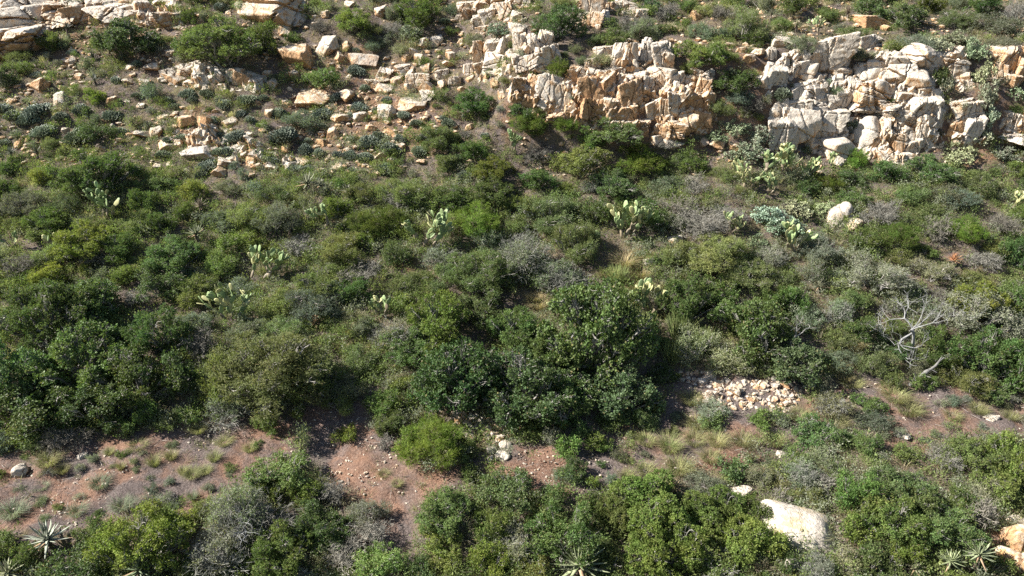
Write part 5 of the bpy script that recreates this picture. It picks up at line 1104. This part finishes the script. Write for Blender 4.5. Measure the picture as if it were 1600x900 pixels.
for x0, y0, x1, y1, wt, (wa, wb), gap in ZONES:
    ks = list(wt); pr = np.array([wt[k] for k in ks], float); pr /= pr.sum()
    for tr_ in range(int((x1-x0)*(y1-y0)/(wa*wa)*3.0)):
        x, y = rsf.uniform(x0, x1), rsf.uniform(y0, y1)
        w = rsf.uniform(wa, wb); h = w*rsf.uniform(.55, .85)
        ontrack = bool(in_poly(np.array(x), np.array(y), TRACK))
        if ontrack != (gap == 10 and y0 > 600) or (ontrack and rsf.rand() < (.9 if x0 != 930 else .5)): continue
        i0, i1 = int((x-w*.36+240)/8), int((x+w*.36+240)/8)+1; j0, j1 = int((y-h*.36+200)/8), int((y+h*.36+200)/8)+1
        if OCC[max(i0,0):i1, max(j0,0):j1].mean() > (.45 if 275 <= y0 < 600 else .34): continue
        k = ks[rsf.choice(len(ks), p=pr)]
        if k == 'cushion': cushion(x, y, w*.8, h*.7)
        elif k == 'rock':
            o = put_rock('rock', x, y, w*.6, h*.6, 'shard', rsf.uniform(.6, 1.0), .4, sub=4, tilt=.3, sink=.8)
            thing(o, x, y, w*.6, 'small pale scree rock', 'rock', 'loose rocks'); mark(x, y, w*.7, h*.7)
        else: shrub(k, x, y, w, h, tint=rsf.uniform(.75, 1.0))
        nfill += 1
# ---------------------------------------------------------------- uncountable cover: grass and litter, pebbles, low heath
def scatter(n, seed, box, keep):
    rs = RS(seed)
    if seed in (71, 72, 74): box = (-28, 14.5, 28, 46); n = int(n*.75)
    if seed == 81: box = (-26, 14.5, 26, 39)
    if seed == 83: box = (-28, 31, 28, 46)
    if seed == 82: box = (-28, 14.5, 28, 46); n = int(n*.8)
    if seed in (73, 76): box = (-22, 15, 24, 24.5)
    if seed in (77, 75): box = (-30, 31, 30, 47)
    x = rs.uniform(box[0], box[2], n); y = rs.uniform(box[1], box[3], n); z = ground(x, y)
    P = np.stack([x, y, z], 1); px, py, d = project(P); k = keep(rs, px, py, x, y)
    return P[k], px[k], py[k], rs
def stuff_blades(name, label, n, seed, keep, nb, R, H, W, col, box=(-34, 13.5, 34, 50), spread=1.0):
    P, px, py, rs = scatter(n, seed, box, keep); a = Acc()
    protos = [blades(RS(seed+i), nb, R, H, W, spread, .6) for i in range(12)]
    for i, p in enumerate(P):
        v, q, t = protos[i % 12]; s = rs.uniform(.6, 1.3); an = rs.uniform(0, 6.28); c, sn = math.cos(an)*s, math.sin(an)*s
        a.add(np.stack([v[:, 0]*c-v[:, 1]*sn, v[:, 0]*sn+v[:, 1]*c, v[:, 2]*s], 1)+p, q, t)
    o = link(name, a.mesh(name), M_GRASS, None, col); o["kind"] = "stuff"; o["label"] = label; o["category"] = "grass"
    return o
intrack = lambda px, py: in_poly(px+25*vnoise(px*.05, py*.05, 1), py+15*vnoise(px*.05, py*.05, 2), TRACK)
cliffy = lambda px, py: ((px > 810) & (px < 1110) & (py > 60) & (py < 215)) | ((px > 1190) & (px < 1470) & (py > 70) & (py < 250))
stuff_blades('dry_grass', 'dry straw-coloured grass between the shrubs', 5200, 71, lambda rs, px, py, x, y: ~intrack(px, py) & ~cliffy(px, py) & (vnoise(x*.7, y*.7, 4) > -.12), 16, .34, .30, .014, (.33, .29, .18))
stuff_blades('green_grass', 'short green grass and herbs between the shrubs', 5200, 72, lambda rs, px, py, x, y: ~intrack(px, py) & ~cliffy(px, py) & (vnoise(x*.6, y*.6, 5) > -.1), 16, .30, .24, .020, (.14, .19, .06))
stuff_blades('track_grass', 'sparse grass and seedlings on the bare path', 4500, 73, lambda rs, px, py, x, y: intrack(px, py) & (vnoise(x*.9, y*.9, 6)+.35*(rs.rand(len(px))-.5) > .14-.10*((px > 950) & (px < 1350))), 12, .20, .16, .012, (.20, .20, .10))
def scrub(name, label, n, seed, keep, per, L, W, spr, hgt, mat, col):
    P, px, py, rs = scatter(n, seed, (-34, 13.5, 34, 50), keep); m = len(P)
    pos = np.repeat(P, per, 0)+rs.normal(0, 1, (m*per, 3))*np.array([spr, spr, 0])+np.array([0, 0, 1.0])*(rs.rand(m*per, 1)**1.3*hgt*np.repeat(rs.uniform(.4, 1.3, (m, 1)), per, 0))
    d = unit(rs.normal(size=(m*per, 3))+np.array([0, 0, .8])); nr = rdir(rs, m*per)+np.array([-.2, 0, .7])
    v, q = leaf_quads(pos, d, nr, L*rs.uniform(.6, 1.3, m*per), W*rs.uniform(.6, 1.3, m*per))
    o = link(name, mesh_np(name, v, q), mat, None, col); o["kind"] = "stuff"; o["label"] = label; o["category"] = "ground cover"
offc = lambda px, py: ~intrack(px, py) & ~cliffy(px, py) & (px > -150) & (px < 1750) & (py > -90) & (py < 1000)
scrub('low_scrub', 'low olive scrub covering the ground between bushes', 9000, 81, lambda rs, px, py, x, y: offc(px, py) & (py > 225) & (vnoise(x*.5, y*.5, 31) > -.38), 32, .07, .030, .17, .34, M_FINE, (.155, .195, .075))
scrub('grey_scrub', 'low grey-green scrub covering the ground between bushes', 9000, 82, lambda rs, px, py, x, y: offc(px, py) & (vnoise(x*.5, y*.5, 33) > -.1), 26, .065, .022, .16, .24, M_FINE, (.165, .20, .12))
scrub('scree_scrub', 'low dark grey-green scrub between the scree rocks', 6500, 83, lambda rs, px, py, x, y: offc(px, py) & (py < 300) & (vnoise(x*.6, y*.6, 35) > -.22), 24, .060, .022, .15, .20, M_FINE, (.125, .145, .080))
# undergrowth: one mass of small herbs, seedlings and grass instanced over the slope
def clump(kind, seed):
    rs = RS(seed); a = Acc()
    if kind == 'straw':
        v, q, t = blades(rs, 90, .5, .34, .010, 1.1, .6); a.add(v, q, t)
    else:
        n = 330; c = rs.normal(0, .13, (7, 3))*np.array([1.5, 1.5, 0]); k = rs.randint(7, size=n)
        pos = c[k]+rs.normal(0, .075, (n, 3))*np.array([1, 1, 0])+np.array([0, 0, 1.0])*(rs.rand(n, 1)**.8*(.14+.28*rs.rand(7))[k][:, None])
        d = unit(rs.normal(size=(n, 3))+np.array([0, 0, .9])); nr = rdir(rs, n)+np.array([-.3, 0, .7])
        v, q = leaf_quads(pos, d, nr, rs.uniform(.04, .085, n), rs.uniform(.014, .034, n)); a.add(v, q)
    return a.mesh('clump_'+kind)
UG = {'olive': (.20, .235, .09), 'grey': (.24, .26, .185), 'straw': (.38, .35, .235), 'green': (.165, .215, .075)}
HEAP = [(1060,582),(1110,580),(1150,600),(1200,590),(1250,600),(1268,612),(1245,632),(1230,650),(1200,640),(1130,640),(1090,628),(1070,605)]
ug_src = bpy.data.collections.new('undergrowth_kinds')
for i, (k, c) in enumerate(UG.items()):
    for j in range(2):
        me_ = clump(k, 40+i*3+j); me_.materials.append(bpy.data.materials.get('undergrowth_'+k) or foliage_mat('undergrowth_'+k, .12, .65, .4, c))
        ug_src.objects.link(bpy.data.objects.new('undergrowth_'+k, me_))
P_, px_, py_, rs_ = scatter(11000, 91, (-28, 14.5, 28, 46), lambda rs, px, py, x, y: ~cliffy(px, py) & (vnoise(x*.5, y*.5, 37) > np.where((px > 950) & (py > 280), -.10, -.22)) & (np.hypot(px-643, (py-420)*1.4) > 26) & (np.hypot(px-700, (py-800)) > 0) & (px > -140) & (px < 1740) & (py > -80) & (py < 1000) & (~intrack(px, py) | ((px > 940) & (px < 1380) & ~in_poly(px, py, HEAP) & (rs.rand(len(px)) < .16))) & ((py > 270) | (rs.rand(len(px)) < .28)))
ug = link('undergrowth', mesh_np('undergrowth', np.concatenate([P_, P_[:1], P_[:1]]), None, [[0, len(P_), len(P_)+1]]))
ug["kind"] = "stuff"; ug["label"] = "mixed low undergrowth and dry grass filling the gaps between bushes"; ug["category"] = "undergrowth"
gn = bpy.data.node_groups.new('undergrowth', 'GeometryNodeTree')
gn.interface.new_socket('Geometry', in_out='INPUT', socket_type='NodeSocketGeometry'); gn.interface.new_socket('Geometry', in_out='OUTPUT', socket_type='NodeSocketGeometry')
gi = gn.nodes.new('NodeGroupInput'); go = gn.nodes.new('NodeGroupOutput'); ip = gn.nodes.new('GeometryNodeInstanceOnPoints'); ci = gn.nodes.new('GeometryNodeCollectionInfo')
ci.inputs['Collection'].default_value = ug_src; ci.inputs['Separate Children'].default_value = True
def rnd(kind, lo, hi, seed):
    r = gn.nodes.new('FunctionNodeRandomValue'); r.data_type = kind
    sk = [s for s in r.inputs if s.enabled]
    sk[0].default_value = lo; sk[1].default_value = hi; sk[-1].default_value = seed
    return [o for o in r.outputs if o.enabled][0]
ip.inputs['Pick Instance'].default_value = True
gn.links.new(gi.outputs[0], ip.inputs['Points']); gn.links.new(ci.outputs[0], ip.inputs['Instance'])
gn.links.new(rnd('INT', 0, 7, 1), ip.inputs['Instance Index']); gn.links.new(rnd('FLOAT_VECTOR', (0, 0, 0), (.2, .2, 6.28), 2), ip.inputs['Rotation']); gn.links.new(rnd('FLOAT', .55, 1.35, 3), ip.inputs['Scale'])
gn.links.new(ip.outputs[0], go.inputs[0])
ug.modifiers.new('undergrowth', 'NODES').node_group = gn
# fine dead twigs and litter lying on the ground
def litter(name, label, n, seed, keep, L, r, col):
    P, px, py, rs = scatter(n, seed, (-34, 13.5, 34, 50), keep); m = len(P)
    d = rdir(rs, m)*np.array([1, 1, .35]); ln = rs.uniform(.3, 1.2, m)*L
    v, q = tube_quads(P+np.array([0, 0, .02]), P+np.array([0, 0, .03])+unit(d)*ln[:, None], rs.uniform(.5, 1.2, m)*r, np.full(m, r*.4))
    o = link(name, mesh_np(name, v, q), M_BARK, None, col); o["kind"] = "stuff"; o["label"] = label; o["category"] = "litter"
litter('twig_litter', 'grey dead twigs lying on the soil', 34000, 74, lambda rs, px, py, x, y: ~cliffy(px, py) & (vnoise(x*.8, y*.8, 8)+.5*(rs.rand(len(px))-.5) > .0), .32, .009, (.27, .24, .215))
litter('brown_heath', 'low purple-brown dead heath on the scree', 52000, 75, lambda rs, px, py, x, y: (py < 290) & (px < 1200) & ~cliffy(px, py) & (vnoise(x*.6, y*.6, 12)+.3*(rs.rand(len(px))-.5) > -.05), .26, .010, (.115, .078, .07))
# pebbles: many small angular stones joined into one sheet of gravel
def pebbles(name, label, n, seed, keep, smin, smax, cols, rust=.3):
    P, px, py, rs = scatter(n, seed, (-32, 13.5, 32, 48), keep); a = Acc()
    bm = bmesh.new(); bmesh.ops.create_icosphere(bm, subdivisions=1, radius=1); bv = np.array([x.co[:] for x in bm.verts]); bf = np.array([[w.index for w in x.verts] for x in bm.faces]); bm.free()
    protos = [bv*RS(seed+i).uniform(.65, 1.2, (len(bv), 1))*np.array([1, .8, .55]) for i in range(14)]
    for i, p in enumerate(P):
        s = smin+(smax-smin)*rs.rand()**3; an = rs.uniform(0, 6.28); v = protos[i % 14]*s; c, sn = math.cos(an), math.sin(an)
        a.add(np.stack([v[:, 0]*c-v[:, 1]*sn, v[:, 0]*sn+v[:, 1]*c, v[:, 2]+s*.15], 1)+p, None, bf)
    o = link(name, a.mesh(name), M_ROCK, None, (rust, .35, 0)); o["kind"] = "stuff"; o["label"] = label; o["category"] = "pebbles"
pebbles('path_pebbles', 'pale pebbles strewn over the red path', 45000, 76, lambda rs, px, py, x, y: in_poly(px, py, HEAP) | (intrack(px, py) & (vnoise(x*.7, y*.7, 15)+.7*(rs.rand(len(px))-.5) > .12)), .008, .055, None, .6)
pebbles('scree_gravel', 'broken rubble and gravel on the upper scree', 26000, 77, lambda rs, px, py, x, y: (py < 275) & ~((px > 1480) & (px < 1560)) & (vnoise(x*.5, y*.5, 16)+.6*(rs.rand(len(px))-.5) > .08), .04, .22, None, .9)

# ---------------------------------------------------------------- labels: what it looks like and which landmark it stands by
LM = [(t['px'], t['py'], t['lm'], t['o'].name) for t in THINGS if t['lm'] and t['lm'] != 'x']
used = {}
for t in THINGS:
    if t['label']: t['o']["label"] = t['label']; used[t['label']] = t
def rel(dx, dy):
    """where the thing lies as seen from the landmark"""
    a = math.degrees(math.atan2(-dy, dx)) % 360
    return ['right of', 'above and right of', 'above', 'above and left of', 'left of', 'below and left of', 'below', 'below and right of'][int(((a+22.5) % 360)//45)]
todo = [t for t in THINGS if not t['label']]
cand = []
for i, t in enumerate(todo):
    ds = sorted(((math.hypot(t['px']-x, (t['py']-y)*1.3), x, y, ph) for x, y, ph, _ in LM), key=lambda v: v[0])[:9]
    for r_, (d, x, y, ph) in enumerate(ds):
        cand.append((d*(1+.12*r_), i, d, rel(t['px']-x, t['py']-y), ph))
cand.sort(key=lambda v: v[0])
done = set(); seen = {}
for sc_, i, d, rl, ph in cand:
    if i in done: continue
    t = todo[i]; key = (t['look'], rl, ph)
    if key in seen: continue
    near = 'just ' if d < 45 else '' if d < 170 else 'well '
    lab = f"{t['look']} {near}{rl} {ph}"
    if lab in used: continue
    seen[key] = 1; used[lab] = t; t['o']["label"] = lab; done.add(i)
SIZEW = ['small', 'larger', 'little', 'low']
for i, t in enumerate(todo):
    if i in done: continue
    ds = sorted(((math.hypot(t['px']-x, t['py']-y), x, y, ph) for x, y, ph, _ in LM), key=lambda v: v[0])
    lab = None
    for w_ in ('outlying', 'farther', 'smaller', 'low'):
        for d, x, y, ph in ds[:6]:
            l2 = f"{w_} {t['look']} {rel(t['px']-x, t['py']-y)} {ph}"
            if l2 not in used: lab = l2; break
        if lab: break
    t['o']["label"] = lab or f"{t['look']} among others of its kind"; used[t['o']["label"]] = t
print("THINGS", len(THINGS), "fill", nfill, "unplaced labels", len(todo)-len(done), "long", sum(len(t['o']['label'].split()) > 16 for t in THINGS))
tt_ = sum(len(m.polygons)*(2 if m.name.split('.')[0] not in ('rock',) else 1) for m in bpy.data.meshes)
print("approx unique tris", tt_)
